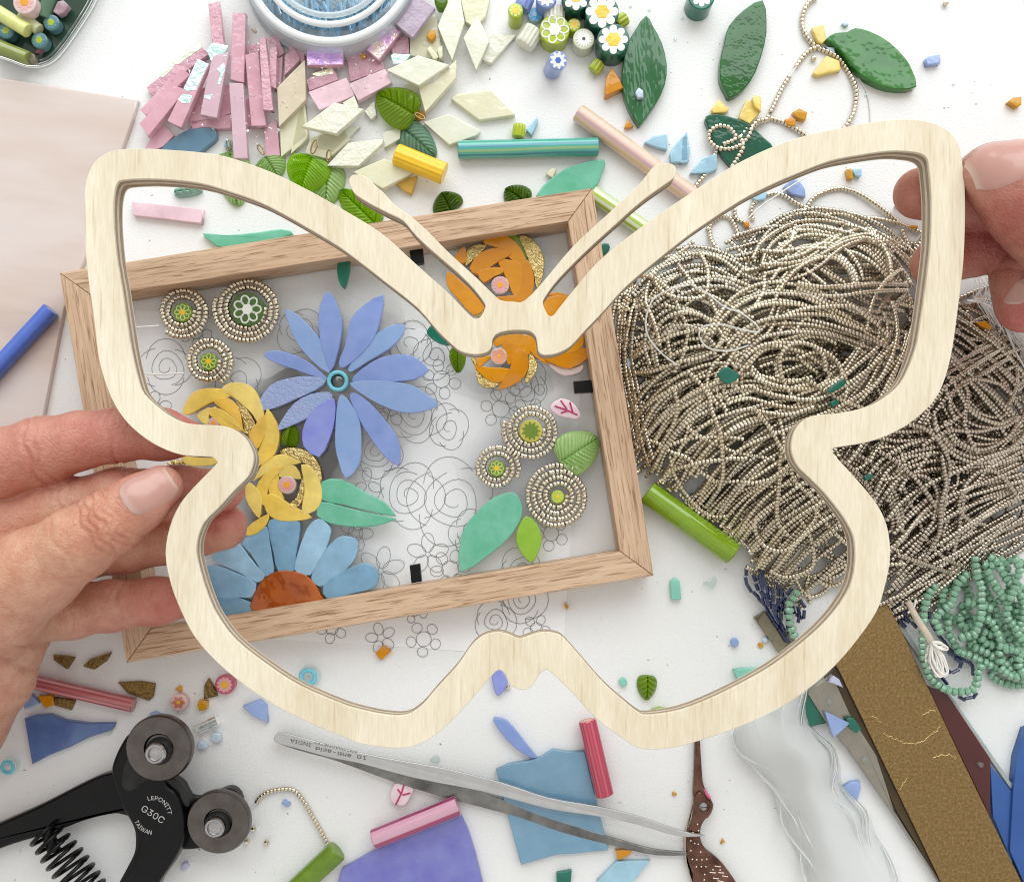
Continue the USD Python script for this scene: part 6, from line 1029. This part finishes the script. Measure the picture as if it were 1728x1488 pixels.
def make_hand(label, chains, creases, nails, tints, h=.0007, box=None, base=(.52, .30, .205)):
    f = hand_sdf(chains, .003); allp = np.array([p for c, _ in chains for p, r in c]); R = max(r for c, _ in chains for p, r in c)
    lo, hi = allp.min(0) - R - .003, allp.max(0) + R + .003
    if box: lo = np.maximum(lo, box[0]); hi = np.minimum(hi, box[1])
    v, F = surface_net(f, lo, hi, h); m = trimesh.Trimesh(v, F, process=False); trimesh.smoothing.filter_taubin(m, lamb=.5, nu=.53, iterations=6); v = np.array(m.vertices); N = np.array(m.vertex_normals)
    for p, a, dep, wid, rad, wav in creases:
        p = W3(np.array(p[:2], float), p[2]); a = np.array([math.cos(math.radians(a)), math.sin(math.radians(a)), 0.]); q = v - p; t = q @ a; lat = q - t[:, None] * a; s_ = lat @ np.array([-a[1], a[0], 0])
        t = t + .0008 * np.sin(s_ * wav) ; mask = np.exp(-(np.linalg.norm(lat, axis=1) / rad) ** 4); v = v - N * (2.0 * dep * (np.exp(-(t / wid) ** 2) - .35 * np.exp(-(t / (wid * 2.6)) ** 2)) * mask)[:, None]
    b = np.array(base)
    def tint(x):
        c = np.ones((len(x), 3)) * b
        for p, rad, col in tints:
            w = np.exp(-(np.linalg.norm(x[:, :2] - W(np.array(p[:2], float), p[2]), axis=1) / (rad * PX)) ** 2)[:, None]; c = c * (1 - w) + w * np.array(col)
        return c
    t = add('hand', (v, F), skin, None, label, 'hand', 'the hands holding the butterfly', smooth=True, tint=tint)
    for c, ang, L, wd, zt_, tilt in nails:
        u, w = np.meshgrid(np.linspace(0, 1, 22), np.linspace(-1, 1, 19), indexing='ij'); a = np.array([math.cos(math.radians(ang)), math.sin(math.radians(ang))]); n = np.array([-a[1], a[0]]); o = W(np.array(c, float), zt_)
        sq = np.where(u < .3, (1 - ((.3 - u) / .3) ** 2.4) ** .42, np.where(u > .72, (1 - ((u - .72) / .28) ** 2.6) ** .45, 1.)); sq = np.clip(np.nan_to_num(sq), 0, 1)
        P = o + ((u - .5) * L * PX)[..., None] * a + (w * sq * wd * PX / 2)[..., None] * n; X = np.concatenate([P, np.full((*u.shape, 1), zt_ + .02)], -1)
        for _ in range(60): X[..., 2] -= np.clip(f(X), -.002, .002) * .8
        edge = np.clip(1 - np.maximum(np.abs(w) ** 6, np.abs(2 * u - 1) ** 10), 0, 1); X[..., 2] += -.0003 + .00085 * edge ** .6
        i = np.arange(u.size).reshape(u.shape); q = np.stack([i[:-1, :-1], i[1:, :-1], i[1:, 1:], i[:-1, 1:]], -1).reshape(-1, 4); Xf = X.reshape(-1, 3); Xb = Xf - (0, 0, .0006); k2 = len(Xf)
        uu = u.ravel()
        def ntint(x): 
            j = np.linalg.norm(Xf[None, ::1, :2] - x[:, None, :2], axis=2).argmin(1); tt = uu[j][:, None]; c0, c1, c2 = np.array((.60, .40, .345)), np.array((.54, .285, .235)), np.array((.66, .47, .40))
            return c1 + (c0 - c1) * np.clip((.2 - tt) / .12, 0, 1) + (c2 - c1) * np.clip((tt - .90) / .05, 0, 1)
        add('fingernail', (np.vstack([Xf, Xb]), np.vstack([q[:, [0, 1, 2]], q[:, [0, 2, 3]], q[:, [0, 2, 1]] + k2, q[:, [0, 3, 2]] + k2])), nail_m, t, smooth=40, tint=ntint)
    return t
pinkish, rosy, tan_ = (.50, .225, .175), (.47, .165, .14), (.57, .335, .225)
LH = [([J(-140, 800, .046, 62), J(0, 782, .048, 56), J(71, 762, .049, 55), J(136, 743, .050, 46), J(195, 735, .0505, 42), J(275, 733, .0500, 41), J(318, 739, .0495, 30)], .004),
      ([J(-140, 930, .040, 60), J(0, 893, .041, 52), J(100, 862, .042, 50), J(200, 838, .043, 46), J(300, 830, .044, 42), J(378, 826, .045, 35)], .0015),
      ([J(-140, 1000, .032, 60), J(30, 955, .030, 52), J(120, 932, .030, 50), J(210, 915, .031, 49), J(300, 902, .033, 47), J(376, 888, .035, 40)], .0015),
      ([J(-60, 1080, .032, 60), J(60, 1040, .032, 40), J(118, 1030, .034, 46), J(190, 1022, .035, 41), J(265, 1014, .036, 38), J(330, 1006, .037, 31)], .002),
      ([J(-100, 1060, .050, 105), J(-20, 1012, .056, 96), J(60, 965, .061, 72), J(130, 918, .066, 59), J(185, 882, .068, 51), J(235, 848, .0665, 44), J(272, 822, .0645, 37)], .004),
      ([J(-160, 860, .036, 90), J(-160, 1000, .036, 95), J(-100, 1100, .040, 105), J(-70, 1130, .042, 112), J(-95, 1200, .042, 104), J(-150, 1310, .040, 112)], .008),
      ([J(-60, 1060, .046, 100), J(0, 1060, .044, 70), J(20, 1100, .042, 42), J(10, 1150, .040, 40)], .006)]
make_hand('left hand pinching the lower left wing, thumb in front with a pink nail', LH,
  [((71, 762, .049), 14, .0007, .0009, .016, 500), ((86, 760, .049), 12, .0004, .0006, .016, 700), ((201, 735, .05), 6, .0006, .0008, .014, 500), ((125, 858, .042), 16, .0005, .0008, .014, 500), ((140, 852, .042), 18, .0003, .0006, .014, 700),
   ((160, 892, .07), 32, .0005, .0008, .013, 700), ((172, 884, .07), 30, .0006, .0007, .013, 900), ((184, 876, .07), 36, .0006, .0008, .013, 600), ((196, 868, .07), 28, .0005, .0006, .012, 800), ((207, 861, .068), 33, .0004, .0006, .011, 700), ((178, 880, .07), 52, .0004, .0006, .010, 900), ((190, 872, .07), 12, .0004, .0006, .010, 900), ((120, 924, .07), 34, .0003, .0008, .016, 500),
   ((135, 1026, .035), 8, .0004, .0007, .012, 600), ((215, 1020, .035), 4, .0005, .0008, .012, 500), ((40, 1060, .045), 40, .0008, .001, .02, 300), ((20, 1085, .045), 35, .0008, .001, .02, 300), ((0, 1105, .045), 30, .0008, .001, .02, 300)],
  [((264, 828), 33, 70, 58, .0645, 0)],
  [((60, 770, .049), 90, pinkish), ((190, 735, .05), 70, (.50, .21, .17)), ((320, 715, .05), 60, rosy), ((60, 880, .042), 90, pinkish), ((200, 820, .043), 80, pinkish), ((385, 850, .04), 60, (.48, .185, .16)), ((200, 1025, .035), 100, (.47, .19, .165)), ((300, 1010, .036), 60, rosy), ((120, 925, .066), 90, tan_), ((10, 990, .06), 130, tan_), ((190, 880, .068), 50, (.55, .295, .20)), ((290, 835, .065), 34, (.54, .25, .195)), ((0, 1130, .045), 90, (.54, .31, .225))], box=(np.array([-.232, -.13, -.0]), np.array([0, .09, .1])))
RH = [([J(1880, 420, .072, 120), J(1810, 365, .072, 104), J(1748, 330, .0705, 88), J(1700, 306, .0685, 62), J(1668, 292, .0665, 47)], .004),
      ([J(1900, 340, .045, 70), J(1780, 345, .046, 56), J(1700, 344, .047, 50), J(1640, 338, .0475, 45), J(1551, 327, .048, 42)], .0015),
      ([J(1900, 380, .038, 60), J(1770, 378, .037, 52), J(1700, 388, .037, 48), J(1650, 415, .038, 46), J(1578, 446, .040, 40)], .0015),
      ([J(1900, 440, .036, 80), J(1790, 440, .040, 72), J(1745, 470, .042, 68), J(1728, 515, .040, 46)], .002),
      ([J(1920, 360, .055, 130), J(1900, 480, .050, 110)], .008)]
make_hand('right hand holding the upper right wing tip between thumb and fingers', RH,
  [((1745, 330, .07), 152, .0005, .001, .018, 400), ((1765, 345, .07), 158, .0006, .001, .018, 500), ((1730, 480, .042), 70, .0006, .001, .016, 400)],
  [((1676, 286), 197, 92, 78, .067, 0), ((1699, 503), 256, 32, 24, .041, 0)],
  [((1690, 380, .07), 90, (.54, .31, .21)), ((1550, 330, .048), 60, (.43, .18, .14)), ((1650, 400, .04), 80, (.40, .14, .12)), ((1720, 540, .04), 50, (.52, .17, .16)), ((1670, 280, .067), 60, (.55, .27, .21)), ((1580, 446, .04), 40, (.46, .18, .15))], box=(np.array([.13, .005, 0.]), np.array([.235, .19, .105])))
